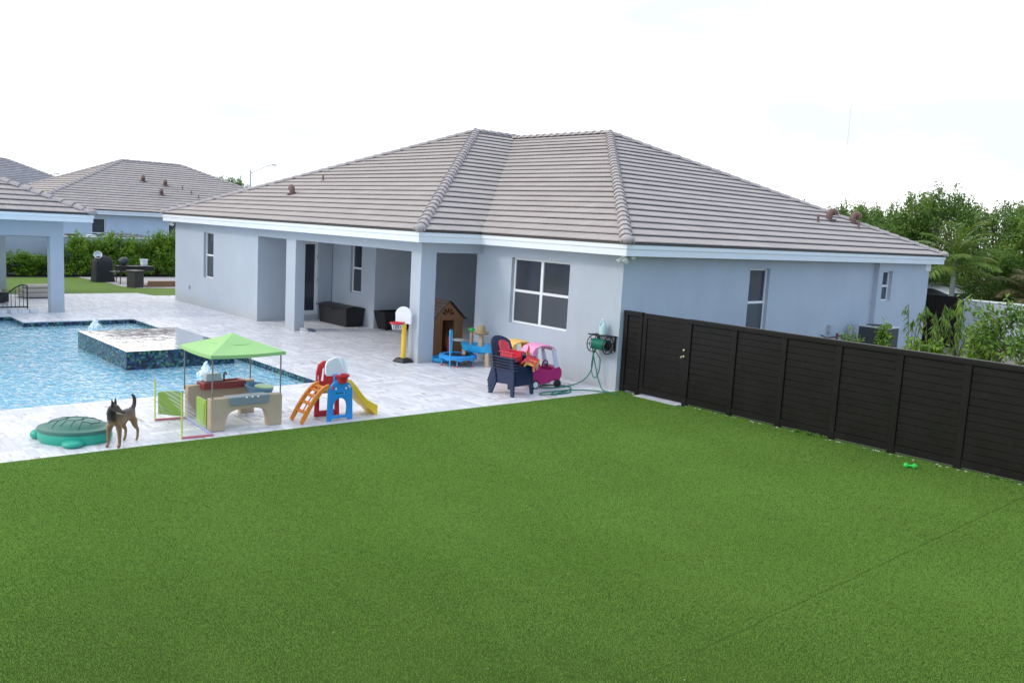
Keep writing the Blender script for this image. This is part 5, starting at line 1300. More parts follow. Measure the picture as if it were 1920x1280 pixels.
# ------------------------------------------------------------------ chairs
def make_chair(name, label, cat, mat, s, loc, rot, group):
    """moulded slatted-back armchair, +x forward"""
    t = thing(name, label, cat, loc, 0, group); t.rotation_euler = rot; t.scale = (s,)*3
    # fan back
    m = MB(); tilt = R(22)
    def bp(y, w, th=0): # w height along back
        x = -.24-math.sin(tilt)*w-.05*math.cos(y*3)*0; z = .34+math.cos(tilt)*w
        return (x-th+.10*(abs(y)/.3)**2*.6, y, z)
    ns = 7
    for k in range(ns):
        y0 = -.33+k*.66/ns; y1 = y0+.66/ns-.012
        def top(y): return .46+.28*math.sqrt(max(0, 1-(y/.37)**2))
        q = 5; vs = []
        for i in range(q+1):
            f = i/q; sp = .72+.36*math.sin(f*math.pi*.62)
            for y in (y0, y1):
                w = f*top(y); vs.append(bp(y*sp, w)); 
            for y in (y0, y1):
                w = f*top(y); vs.append(bp(y*sp, w, .02))
        fs = []
        for i in range(q):
            a = i*4; b = a+4; fs += [(a, a+1, b+1, b), (a+2, b+2, b+3, a+3), (a, b, b+2, a+2), (a+1, a+3, b+3, b+1)]
        fs += [(0, 2, 3, 1), (q*4, q*4+1, q*4+3, q*4+2)]
        m.add(vs, fs)
    m.hexa([bp(-.25, .22, .02), bp(.25, .22, .02), bp(.25, .30, .02), bp(-.25, .30, .02)], [bp(-.25, .22, .035), bp(.25, .22, .035), bp(.25, .30, .035), bp(-.25, .30, .035)])
    m.build('backrest', mat, t)
    m = MB()
    for k in range(5):
        x0 = -.26+k*.112; z0 = .335+k*.012; m.hexa([(x0, -.26, z0), (x0+.104, -.26, z0+.012), (x0+.104, .26, z0+.012), (x0, .26, z0)], [(x0, -.26, z0+.022), (x0+.104, -.26, z0+.034), (x0+.104, .26, z0+.034), (x0, .26, z0+.022)])
    m.hexa([(.285, -.27, .23), (.305, -.27, .23), (.305, .27, .23), (.285, .27, .23)], [(.28, -.27, .41), (.31, -.27, .415), (.31, .27, .415), (.28, .27, .41)])
    m.build('seat', mat, t)
    for sd in (-1, 1):
        y = sd*.315
        m = MB(); pts = [(-.30, .60), (-.05, .615), (.22, .60), (.34, .585)]
        ya, yb = (y-.03, y+.085) if sd > 0 else (y-.085, y+.03)
        m.hexa([(-.36, ya, .606), (-.36, yb, .606), (-.36, yb, .626), (-.36, ya, .626)], [(.36, ya, .594), (.36, yb, .594), (.36, yb, .616), (.36, ya, .616)]); m.build('armrest', mat, t, bevel=.012 if s > .8 else 0)
        # side skirt between arm and legs
        m = MB(); m.plate([(-.33, .25), (-.17, .26), (.12, .27), (.27, .25), (.30, .60), (-.30, .60)], [], .018, lambda u, w, th: (u, y+sd*(.012-w*.0)-sd*th, w)); m.build('side_panel', mat, t)
        for nm, (xa, xb) in (('front', (.20, .31)), ('rear', (-.33, -.20))):
            dx = .05 if nm == 'front' else -.13; wd = .045
            m = MB(); m.hexa([(xa+dx+.03*(dx < 0), y+sd*.03-wd*.8, 0), (xb+dx-.03*(dx > 0), y+sd*.03-wd*.8, 0), (xb+dx-.03*(dx > 0), y+sd*.03+wd*.5, 0), (xa+dx+.03*(dx < 0), y+sd*.03+wd*.5, 0)],
                     [(xa, y-wd, .34 if nm == 'rear' else .59), (xb, y-wd, .34 if nm == 'rear' else .59), (xb, y+wd*.5, .34 if nm == 'rear' else .59), (xa, y+wd*.5, .34 if nm == 'rear' else .59)])
            m.build('leg', mat, t, bevel=.006 if s > .8 else 0, seg=1)
    return t
def build_chairs():
    G = 'stack of navy plastic armchairs'
    names = ['bottom navy plastic armchair of the stack, standing on the deck', 'second navy plastic armchair from the bottom of the stack', 'middle navy plastic armchair of the stack of five',
             'fourth navy plastic armchair from the bottom, just under the top one', 'topmost navy plastic armchair of the stack, holding the red toy chairs']
    c = None
    for k in range(5):
        if c is None: c = make_chair('plastic_armchair', names[0], 'chair', P_NAVY, .93, (-.83, -2.36, 0), (0, 0, R(8)), G)
        else:
            d = copy_tree(c, label=names[k]); d.location = (-.83-.012*k, -2.36+.004*(k % 2), .060*k); d.rotation_euler = (0, 0, R(8+(k*37 % 3-1)*.8))
    G2 = 'small child size toy chairs piled on the navy stack'
    make_chair('toy_chair', 'red child size chair standing upright on the seat of the navy stack', 'toy chair', P_CORAL, .52, (-.84, -2.45, .60), (0, 0, R(14)), G2)
    make_chair('toy_chair', 'red child size chair lying on its back across the navy stack', 'toy chair', P_CORAL, .40, (-.60, -2.16, .60), (R(-8), R(24), R(40)), G2)
    make_chair('toy_chair', 'small yellow child chair wedged under the red one on the navy stack', 'toy chair', P_AMBER, .36, (-.58, -2.10, .55), (0, R(12), R(30)), G2)
build_chairs()

# ------------------------------------------------------------------ ride-on cars
def ride_on(label, loc, rot, mb_, mroof, mpill):
    t = thing('ride_on_car', label, 'toy car', loc, rot, 'child ride on cars by the wall'); t.scale = (1.15,)*3
    W = .21
    prof = [(-.36, .16), (-.38, .30), (-.36, .44), (-.20, .42), (-.02, .36), (.14, .34), (.22, .40), (.33, .42), (.39, .34), (.40, .24), (.36, .15), (.28, .10), (.22, .17), (.12, .10), (-.12, .08), (-.20, .16), (-.28, .13)]
    m = MB(); m.plate(prof, [], .035, lambda u, w, th: (u, -W+th, w)); m.plate(prof, [], .035, lambda u, w, th: (u, W-th, w))
    m.hexa([(-.37, -W+.035, .16), (-.34, -W+.035, .16), (-.34, W-.035, .16), (-.37, W-.035, .16)], [(-.375, -W+.035, .44), (-.34, -W+.035, .44), (-.34, W-.035, .44), (-.375, W-.035, .44)])
    m.hexa([(.20, -W+.035, .12), (.37, -W+.035, .15), (.37, W-.035, .15), (.20, W-.035, .12)], [(.19, -W+.035, .395), (.34, -W+.035, .41), (.34, W-.035, .41), (.19, W-.035, .395)])
    m.build('body', mb_, t, bevel=.012)
    MB().box((-.30, -W+.037, .20), (-.06, W-.037, .245)).build('seat', mb_, t, bevel=.01)
    rp = [(-.33, .70), (-.28, .79), (-.12, .845), (.06, .84), (.18, .79), (.24, .74)]; m = MB()
    lo = [(x, -W+.005, z) for x, z in rp]+[(x*.96, -W+.005, z-.035) for x, z in reversed(rp)]
    m.hexa(lo, [(x, -y, z) for x, y, z in lo]); m.build('roof', mroof, t, bevel=.018)
    for sd in (-1, 1):
        y0, y1 = sorted((sd*W, sd*(W-.035)))
        m = MB(); m.hexa([(-.38, y0, .42), (-.22, y0, .40), (-.22, y1, .40), (-.38, y1, .42)], [(-.32, y0, .74), (-.20, y0, .78), (-.20, y1, .78), (-.32, y1, .74)]); m.build('pillar', mroof, t, bevel=.008)
        m = MB(); m.hexa([(.22, y0, .37), (.33, y0, .40), (.33, y1, .40), (.22, y1, .37)], [(.13, y0, .78), (.21, y0, .75), (.21, y1, .75), (.13, y1, .78)]); m.build('pillar', mpill, t, bevel=.008)
        for wx, rr, fr in ((-.25, .085, 0), (.29, .08, 1)):
            m = MB(); m.lathe([(.03, -.03), (rr-.012, -.03), (rr, -.018), (rr, .018), (rr-.012, .03), (.03, .03)], 22, (wx, sd*(W-.03+.035), rr), axis='y'); wo = m.build('wheel', M_BLACK, t, smooth=True)
            m = MB(); m.lathe([(0, -.034), (.058 if not fr else .03, -.034), (.058 if not fr else .03, .034), (0, .034)], 18, (wx, sd*(W-.03+.035), rr), axis='y'); m.build('hub', P_WHITE if not fr else M_BLACK, wo, smooth=True)
        m = MB(); m.ball((.385, sd*.12, .33), (.022, .045, .045)); m.build('headlight', P_WHITE, t, smooth=True)
    m = MB(); m.tube([(.12+.03*math.sin(a*.3927), .075*math.cos(a*.3927), .44+.07*math.sin(a*.3927)) for a in range(16)], .012, 8, closed=True); m.tube([(.12, 0, .44), (.22, 0, .38)], .014, 8); m.tube([(.12, -.07, .44), (.12, .07, .44)], .010, 6)
    m.build('steering_wheel', M_BLACK, t, smooth=True)
    return t
ride_on('pink and magenta ride on toy car parked beside the navy chair stack', (-1.20, -1.24, 0), R(82), P_MAG, P_PINK, P_PEAR)
ride_on('red ride on toy car with amber roof, behind the pink one', (-1.85, -1.28, 0), R(80), P_RED, P_AMBER, P_YELLOW)

# ------------------------------------------------------------------ hose reel, jug, hose
def build_hose():
    t = thing('hose_reel', 'wall mounted brown metal hose reel wound with green hose', 'hose reel', (-.31, 0, 1.0))
    MBR = plain('reel_bronze', (.045, .032, .028), .45, .2, 9, metal=.4)
    for x in (-.26, .20):
        m = MB(); m.tube([(x, -.22+.19*math.cos(a*.2618), .02+.19*math.sin(a*.2618)) for a in range(24)], .012, 7, closed=True)
        m.tube([(x, -.22+.11*math.cos(a*.3927), .02+.11*math.sin(a*.3927)) for a in range(16)], .008, 6, closed=True)
        for k in range(6): m.tube([(x, -.22+.05*math.cos(k*1.047), .02+.05*math.sin(k*1.047)), (x, -.22+.19*math.cos(k*1.047), .02+.19*math.sin(k*1.047))], .009, 6)
        m.build('reel_disc', MBR, t, smooth=True)
    MB().tube([(-.27, -.22, .02), (.24, -.22, .02)], .05, 12).build('drum', MBR, t, smooth=True)
    m = MB()
    for k in range(15):
        for L in range(2):
            r = .085+.028*L; x = -.22+k*.027+.013*L
            m.tube([(x+.004*math.sin(a), -.22+r*math.cos(a*.3927), .02+r*math.sin(a*.3927)) for a in range(16)], .014, 6, closed=True)
    m.build('wound_hose', P_HOSE, t, smooth=True)
    m = MB(); m.box((-.30, -.03, -.12), (-.26, .0, .22)); m.box((.21, -.03, -.12), (.25, 0, .22)); m.tube([(-.28, -.02, .1), (-.28, -.22, .02)], .012, 6); m.tube([(.23, -.02, .1), (.23, -.22, .02)], .012, 6); m.build('bracket', MBR, t)
    m = MB(); 
    for k in range(7): m.box((-.32, -.32+k*.045, .222), (.29, -.30+k*.045, .234))
    m.box((-.32, -.32, .21), (-.30, 0, .221)); m.box((.27, -.32, .21), (.29, 0, .221)); m.tube([(-.32, -.32, .235), (0, -.335, .245), (.29, -.32, .235)], .012, 6); m.build('shelf', MBR, t)
    m = MB(); m.tube([(.24, -.22, .02), (.31, -.22, .02), (.31, -.24, -.12), (.38, -.24, -.12)], .013, 8); m.build('crank', MBR, t, smooth=True)
    m = MB(); m.tube([(-.27, -.1, -.12), (-.27, -.12, -.17), (-.27, -.16, -.2)], .02, 8); m.build('tap', plain('brass', (.35, .24, .16), .35, metal=.8), t, smooth=True)
    j = thing('jug', 'translucent pale green plastic jug standing on the hose reel shelf', 'jug', (-.34, -.17, 1.237))
    m = MB(); m.lathe([(.075, 0), (.085, .01), (.085, .19), (.078, .22), (.05, .28), (.026, .315), (.024, .33), (0, .33)], 22); m.build('jug_body', plain('jug_plastic', (.50, .68, .66), .3, .05), j, smooth=True)
    MB().lathe([(.03, .33), (.031, .355), (.022, .36), (0, .36)], 16).build('cap', P_WHITE, j, smooth=True); MB().tube([(.0, -.07, .20), (0, -.095, .24), (0, -.07, .29), (0, -.03, .31)], .012, 8).build('handle', MATS['jug_plastic'], j, smooth=True)
    # hanging and trailing hoses
    rnd = random.Random(2); hp = []
    def catm(P, n=8):
        P = [Vector(p) for p in P]; out = []
        for i in range(len(P)-1):
            a = P[max(i-1, 0)]; b = P[i]; c = P[i+1]; d = P[min(i+2, len(P)-1)]
            for k in range(n):
                t_ = k/n; out.append(.5*((2*b)+(c-a)*t_+(2*a-5*b+4*c-d)*t_*t_+(3*b-a-3*c+d)*t_**3))
        return out+[P[-1]]
    z = .017
    p1 = [(-.58, -.16, .80), (-.60, -.15, .62), (-.63, -.14, .42), (-.70, -.20, .22), (-.80, -.35, .08), (-.85, -.70, z), (-.85, -1.15, z), (-1.0, -1.35, z), (-1.2, -1.1, z), (-1.0, -.75, z), (-.72, -.7, z), (-.50, -1.0, z), (-.34, -1.5, z), (-.30, -1.75, z+.01),
          (-.40, -1.95, z), (-.55, -1.75, z+.0), (-.52, -1.35, z), (-.42, -1.05, z+.02), (-.30, -1.15, z), (-.26, -1.5, z), (-.30, -1.72, z), (-.38, -1.5, z+.03), (-.33, -1.0, z+.03), (-.14, -.55, z+.012), (.18, -.42, z+.012)]
    o = MB().tube(catm(p1), .0135, 7).build('garden_hose', P_HOSE, smooth=True); tag(o, 'green garden hose looped on the deck between the toy cars and the fence', 'hose', 'green garden hoses below the hose reel')
    p2 = [(-.50, -.30, .92), (-.47, -.26, .70), (-.42, -.22, .45), (-.38, -.20, .28), (-.28, -.22, .14), (-.10, -.30, z+.012), (.2, -.36, z+.012), (.42, -.42, z+.012)]
    o = MB().tube(catm(p2), .0135, 7).build('garden_hose', P_HOSE, smooth=True); tag(o, 'green garden hose dropping from the reel onto the turf corner', 'hose', 'green garden hoses below the hose reel')
    p3 = [(-.47, -.30, .93), (-.36, -.24, .76), (-.33, -.2, .66), (-.35, -.2, .40), (-.45, -.2, .24), (-.56, -.18, .30), (-.62, -.16, .50), (-.59, -.16, .78)]
    o = MB().tube(catm(p3), .012, 7).build('garden_hose', P_HOSE, smooth=True); tag(o, 'short green hose loop hanging against the wall under the reel', 'hose', 'green garden hoses below the hose reel')
build_hose()

# ------------------------------------------------------------------ slide play set
def build_playset():
    t = thing('slide_playset', 'bright toddler climbing set with orange ladder, blue arch panel and yellow slide', 'slide', (-.62, -6.83, 0))
    # local x: towards turf, local y: +y to the right in the picture
    def front(u, w, th): return (.24-th, u, w)
    out = [(-.25, 0), (-.17, 0), (-.16, .04), (.16, .04), (.17, 0), (.25, 0), (.235, .50)]+arc(0, .50, .235, 0, 180, 16, .22)
    hole = [(-.13, .09), (.13, .09), (.14, .22)]+arc(0, .24, .14, 10, 170, 12, .16)+[(-.14, .22)]
    ey = [[(cx-.022, .60), (cx+.012*s, .60), (cx+.03*s, .66), (cx-.005*s, .675)] for cx, s in ((-.155, 1), (.155, -1))]
    sl = [(-.10, .475), (.10, .475), (.10, .495), (-.10, .495)]
    m = MB(); m.plate(out, [hole, sl], .055, front); m.build('front_panel', P_BLUE, t, bevel=.012)
    for s in (-1, 1): MB().ball((.245, s*.10, .57), (.012, .022, .022)).build('bolt_cap', P_PEAR, t, smooth=True)
    for s in (-1, 1): MB().tube([(.243, s*.175, .575), (.243, s*.145, .625)], .014, 6).build('grip_slot', P_WHITE if s > 0 else P_RED, t, smooth=True)
    MB().box((.186, -.09, .47), (.19, .09, .50)).build('slot_backing', P_GREEN, t)
    def back(u, w, th): return (-.24+th, u, w)
    out = [(-.26, 0), (.24, 0), (.22, .55), (.16, .58), (.16, .84), (.04, .98), (-.10, 1.0), (-.20, .94), (-.235, .80), (-.245, .45)]
    m = MB(); m.plate(out, [[(-.17, .10), (.15, .10), (.15, .34), (.11, .41), (-.12, .41), (-.17, .34)], [(-.15, .64), (-.09, .64), (-.07, .90), (-.12, .86)], [(-.215, .66), (-.185, .66), (-.185, .76), (-.215, .74)]], .05, back); m.build('rear_panel', P_RED, t, bevel=.01)
    MB().box((-.19, -.23, .50), (.185, .23, .545)).build('platform', P_PALEG, t, bevel=.01)
    # basketball board and bucket hoop
    m = MB(); out = [(-.20, .80), (-.165, .765), (.20, .765), (.235, .80), (.235, .96)]+arc(.02, .96, .215, 0, 180, 14, .12)+[(-.20, .93)]
    m.plate(out, [], .035, lambda u, w, th: (.12-th, u-.04, w+.02)); m.build('backboard', P_WHITE, t, bevel=.01)
    MB().box((.13, -.10, .66), (.19, -.03, .82)).build('hoop_post', P_BLUE, t, bevel=.01)
    m = MB(); m.lathe([(.085, .70), (.105, .80), (.13, .815), (.13, .845), (.11, .845), (.095, .80), (.075, .71)], 22, (.22, .03, -.03)); m.build('hoop', P_RED, t, smooth=True)
    # curved ladder going to -y
    path = []; n = 12
    for i in range(n+1):
        f = i/n; y = -.20-.50*f**1.15; z = .60*(1-f**1.9)
        path.append((y, z))
    for sx in (-.20, .16):
        m = MB()
        for i in range(n):
            (ya, za), (yb, zb) = path[i], path[i+1]
            ta = Vector((yb-ya, zb-za)).normalized(); nn = Vector((-ta.y, ta.x));
            if nn.y < 0: nn = -nn
            q0 = path[max(i-1, 0)]; 
            def nrm(j):
                a = path[max(j-1, 0)]; b = path[min(j+1, n)]; tt = Vector((b[0]-a[0], b[1]-a[1])).normalized(); v = Vector((tt.y, -tt.x)); 
                return v if v.y > 0 else -v
            na, nb = nrm(i), nrm(i+1); hgt = .055
            lo = [(sx, ya, max(za-.02, 0)), (sx+.05, ya, max(za-.02, 0)), (sx+.05, yb, max(zb-.02, 0)), (sx, yb, max(zb-.02, 0))]
            hi = [(sx, ya+na.x*hgt, za+na.y*hgt), (sx+.05, ya+na.x*hgt, za+na.y*hgt), (sx+.05, yb+nb.x*hgt, zb+nb.y*hgt), (sx, yb+nb.x*hgt, zb+nb.y*hgt)]
            m.hexa(lo, hi)
        m.build('ladder_rail', P_ORANGE, t)
    m = MB()
    for i in (2, 4, 6, 8, 10):
        y, z = path[i]; m.box((-.152, y-.045, z-.015), (.162, y+.03, z+.02))
    m.box((-.015, path[2][0], path[2][1]-.05), (.02, path[2][0]+.03, path[2][1]+.01)); m.build('ladder_steps', P_ORANGE, t, bevel=.006)
    m = MB()
    a, b = path[1], path[10]; m.tube([(0.005, *path[i]) for i in range(1, 11)], .014, 6); m.build('ladder_spine', P_ORANGE, t, smooth=True)
    # slide going to +y
    sp = [(.20, .60), (.27, .585), (.38, .47), (.50, .32), (.60, .21), (.68, .165), (.78, .15), (.83, .13)]
    m = MB(); sec = [(-.17, .075), (-.15, .10), (-.13, .07), (-.115, 0), (.115, 0), (.13, .07), (.15, .10), (.17, .075), (.17, -.05), (-.17, -.05)]; k = len(sec)
    for i, (y, z) in enumerate(sp):
        s_ = 1.0 if i < 5 else .9
        for x, h in sec:
            zz = z+h*(1.0 if i < 6 else .5) if h >= 0 else (0 if i > 5 else z-.05)
            m.v.append(Vector((x-.02, y, max(0, zz))))
    for i in range(len(sp)-1):
        for j in range(k): m.f.append([i*k+j, i*k+(j+1) % k, (i+1)*k+(j+1) % k, (i+1)*k+j]); m.m.append(0)
    m.f.append(list(range(k-1, -1, -1))); m.m.append(0); m.f.append(list(range((len(sp)-1)*k, len(sp)*k))); m.m.append(0)
    m.build('slide', P_YELLOW, t, smooth=True)
build_playset()

# ------------------------------------------------------------------ canopy play kitchen
def build_kitchen():
    t = thing('play_kitchen', 'tan plastic play kitchen with counters on four sides under a lime green canopy', 'play kitchen', (-1.2, -8.45, 0))
    a, b = .60, .62
    # front counter (faces turf)
    out = [(-b, 0), (-b+.24, 0), (-b+.25, .12)]+[(-.35*abs(math.cos(math.pi*i/14))**.75*(1 if i < 7 else -1), .13+.21*math.sin(math.pi*i/14)**.55) for i in range(1, 14)]+[(b-.25, .12), (b-.24, 0), (b, 0), (b, .53), (.36, .54), (.34, .50), (-.28, .50), (-.30, .54), (-b, .54)]
    for nm, x0, th in (('front_counter', a-.16, .16),):
        m = MB(); m.plate(out, [], th, lambda u, w, q: (x0+q, u, w)); m.build(nm, P_TAN, t, bevel=.012)
    out2 = [(-b+.04, 0), (-b+.26, 0), (-b+.27, .16)]+[(-.24+.46*i/8, .20+.08*math.sin(math.pi*i/8)) for i in range(9)]+[(b-.26, .16), (b-.25, 0), (b, 0), (b, .60), (-b+.04, .57)]
    m = MB(); m.plate(out2, [], .14, lambda u, w, q: (-a+q, u, w)); m.build('rear_counter', P_TAN, t, bevel=.012)
    # grey grill tray on front counter
    m = MB(); m.hexa([(a-.20, -.30, .43), (a+.03, -.30, .40), (a+.03, .36, .40), (a-.20, .36, .43)], [(a-.22, -.34, .545), (a+.05, -.33, .555), (a+.05, .38, .555), (a-.22, .38, .545)]); m.build('grill_tray', P_GREYP, t, bevel=.02, seg=3)
    for k in range(3): MB().ball((a+.05, -.04+.1*k, .535), (.012, .02, .015)).build('knob', P_WHITE, t, smooth=True)
    # red sink
    m = MB(); m.plate([(-.36, -.18), (.40, -.18), (.42, .10), (-.38, .10)], [[(-.02, -.13), (.33, -.13), (.33, .05), (-.02, .05)]], .12, lambda u, w, q: (-a+.10-w, u, .505+q)); m.build('sink', P_MAROON, t, bevel=.015)
    MB().box((-a+.02, -.01, .50), (-a+.26, .32, .52)).build('sink_floor', P_MAROON, t)
    m = MB(); m.tube([(-a+.03, .10, .62), (-a+.03, .10, .72), (-a+.08, .10, .755), (-a+.13, .10, .73)], .016, 8); m.build('faucet', M_BLACK, t, smooth=True)
    m = MB(); m.hexa([(-a-.02, -.30, .626), (-a+.20, -.30, .626), (-a+.20, .02, .626), (-a-.02, .02, .626)], [(-a+.02, -.27, .76), (-a+.16, -.27, .76), (-a+.16, -.02, .76), (-a+.02, -.02, .76)]); m.build('stove_hood', plain('hood_grey', (.42, .46, .48), .4), t, bevel=.02)
    # right side blue basin with pale green lid
    m = MB(); n = 24
    def rg(r1, r2, z): return [(-.05+r1*math.cos(2*math.pi*i/n), b-.12+r2*math.sin(2*math.pi*i/n), z) for i in range(n)]
    rs = [rg(.30, .13, .40), rg(.36, .17, .46), rg(.40, .20, .56), rg(.37, .18, .57), rg(.33, .14, .49), rg(.01, .01, .48)]
    m.v = [Vector(p) for r in rs for p in r]
    for i in range(5):
        for j in range(n): m.f.append([i*n+j, i*n+(j+1) % n, (i+1)*n+(j+1) % n, (i+1)*n+j]); m.m.append(0)
    m.f.append(list(range(n-1, -1, -1))); m.m.append(0); m.build('basin', P_SLATE, t, smooth=True)
    m = MB(); m.lathe([(0, 0), (.20, 0), (.205, .012), (.19, .022), (0, .024)], 22, (.12, b-.10, .572), sx=.95, sy=.75); m.build('basin_lid', pl('sage', (.45, .58, .32)), t, smooth=True)
    # lime swing gates on the left side
    g = MB(); g.plate([(0, .04), (.38, .04), (.38, .50), (0, .50)], [], .035, lambda u, w, q: (a-.16-u, -b-.02+q, w)); g.box((a-.16-.33, -b-.028, .10), (a-.16-.05, -b-.021, .44)); g.build('gate', P_LIME, t, bevel=.008)
    ang = R(248); cs, sn = math.cos(ang), math.sin(ang); hx, hy = -a+.08, -b-.01
    g = MB(); g.plate([(0, .05), (.40, .10), (.40, .48), (0, .50)], [], .035, lambda u, w, q: (hx+cs*u-sn*q, hy+sn*u+cs*q, w)); g.build('gate', P_LIME, t, bevel=.008)
    # canopy frame
    px, py = a-.02, b-.03; zc = 1.24
    for sx in (-1, 1):
        for sy in (-1, 1): MB().tube([(sx*px, sy*py, .50), (sx*px, sy*py, zc)], .013, 8).build('pole', P_POLE, t, smooth=True)
    m = MB(); e = .645; zt_ = 1.50; c = [(-e, -e), (e, -e), (e, e), (-e, e)]; nseg = 8
    ap = Vector((0, 0, zt_))
    for k in range(4):
        A = Vector((*c[k], zc+.02)); B = Vector((*c[(k+1) % 4], zc+.02)); o = len(m.v); rows = 6
        for r_ in range(rows+1):
            f = r_/rows
            for j in range(nseg+1):
                g_ = j/nseg; base = A.lerp(B, g_); p = base.lerp(ap, f); sag = -.018*math.sin(math.pi*g_)*(1-f)-.02*math.sin(math.pi*f)*(math.sin(math.pi*g_)); p.z += sag
                m.v.append(p)
        for r_ in range(rows):
            for j in range(nseg): q = o+r_*(nseg+1)+j; m.f.append([q, q+1, q+nseg+2, q+nseg+1]); m.m.append(0)
        o = len(m.v)
        for j in range(nseg+1):
            g_ = j/nseg; base = A.lerp(B, g_); base.z += -.018*math.sin(math.pi*g_); m.v.append(base.copy()); m.v.append(base+Vector((0, 0, -.055)))
        for j in range(nseg): q = o+2*j; m.f.append([q, q+2, q+3, q+1]); m.m.append(0)
    cano = m.build('canopy', P_CANOPY, t)
    for p_ in cano.data.polygons: p_.use_smooth = False
    m = MB(); s = .32; z0 = zc+.02+(zt_-zc-.02)*(1-s/e)+.012
    for k in range(4):
        A = Vector((c[k][0]/e*s, c[k][1]/e*s, z0-.03)); B = Vector((c[(k+1) % 4][0]/e*s, c[(k+1) % 4][1]/e*s, z0-.03)); M_ = A.lerp(B, .5)+Vector((0, 0, -.012))
        m.add([A, M_, B, (0, 0, zt_+.02)], [(0, 1, 2, 3)])
    cp = m.build('vent_flap', P_CANOPY, cano)
build_kitchen()

# ------------------------------------------------------------------ toy goal
def build_goal():
    t = thing('toy_goal', 'small toy football goal with yellow posts and blue crossbar', 'goal', (-1.1, -9.55, 0))
    A, B = Vector((-.69, .02, 0)), Vector((.67, -.05, 0)); A2, B2 = Vector((-.62, .52, 0)), Vector((.72, .42, 0)); up = Vector((0, 0, .74))
    YL = pl('post_lime_yellow', (.62, .66, .10)); BL = pl('bar_blue', (.18, .36, .66)); RD = pl('bar_red', (.62, .16, .18)); VI = pl('bar_violet', (.30, .32, .60))
    for P_ in (A, B): MB().tube([P_+Vector((0, 0, .01)), P_+up], .014, 8).build('post', YL, t, smooth=True)
    MB().tube([A+up, B+up], .014, 8).build('crossbar', BL, t, smooth=True)
    for a_, b_ in ((A, A2), (B, B2)): MB().tube([a_+Vector((0, 0, .02)), b_+Vector((0, 0, .02))], .018, 8).build('ground_bar', RD, t, smooth=True)
    MB().tube([A2+Vector((0, 0, .02)), B2+Vector((0, 0, .02))], .018, 8).build('ground_bar', VI, t, smooth=True)
    m = MB(); n = 10
    for i in range(n+1):
        f = i/n; m.tube([(A+up).lerp(B+up, f), A.lerp(B, f)*.4+A2.lerp(B2, f)*.6+Vector((0, 0, .28)), A2.lerp(B2, f)+Vector((0, 0, .03))], .0022, 3)
    for i in range(1, 7):
        f = i/7; m.tube([(A+up).lerp(A2, f)+Vector((0, 0, -.05*math.sin(3.1*f))), (B+up).lerp(B2, f)+Vector((0, 0, -.05*math.sin(3.1*f)))], .0022, 3)
    for P_, Q in ((A, A2), (B, B2)):
        for i in range(1, 6): f = i/6; m.tube([P_+up*(1-f), P_.lerp(Q, f)+Vector((0, 0, .02))], .0022, 3)
        for i in range(1, 5): f = i/5; m.tube([P_+up*f, (P_+up*f).lerp(Q+up*f*.0, 1-f)], .0022, 3)
    m.build('net', plain('net_white', (.72, .74, .74), .7), t)
build_goal()

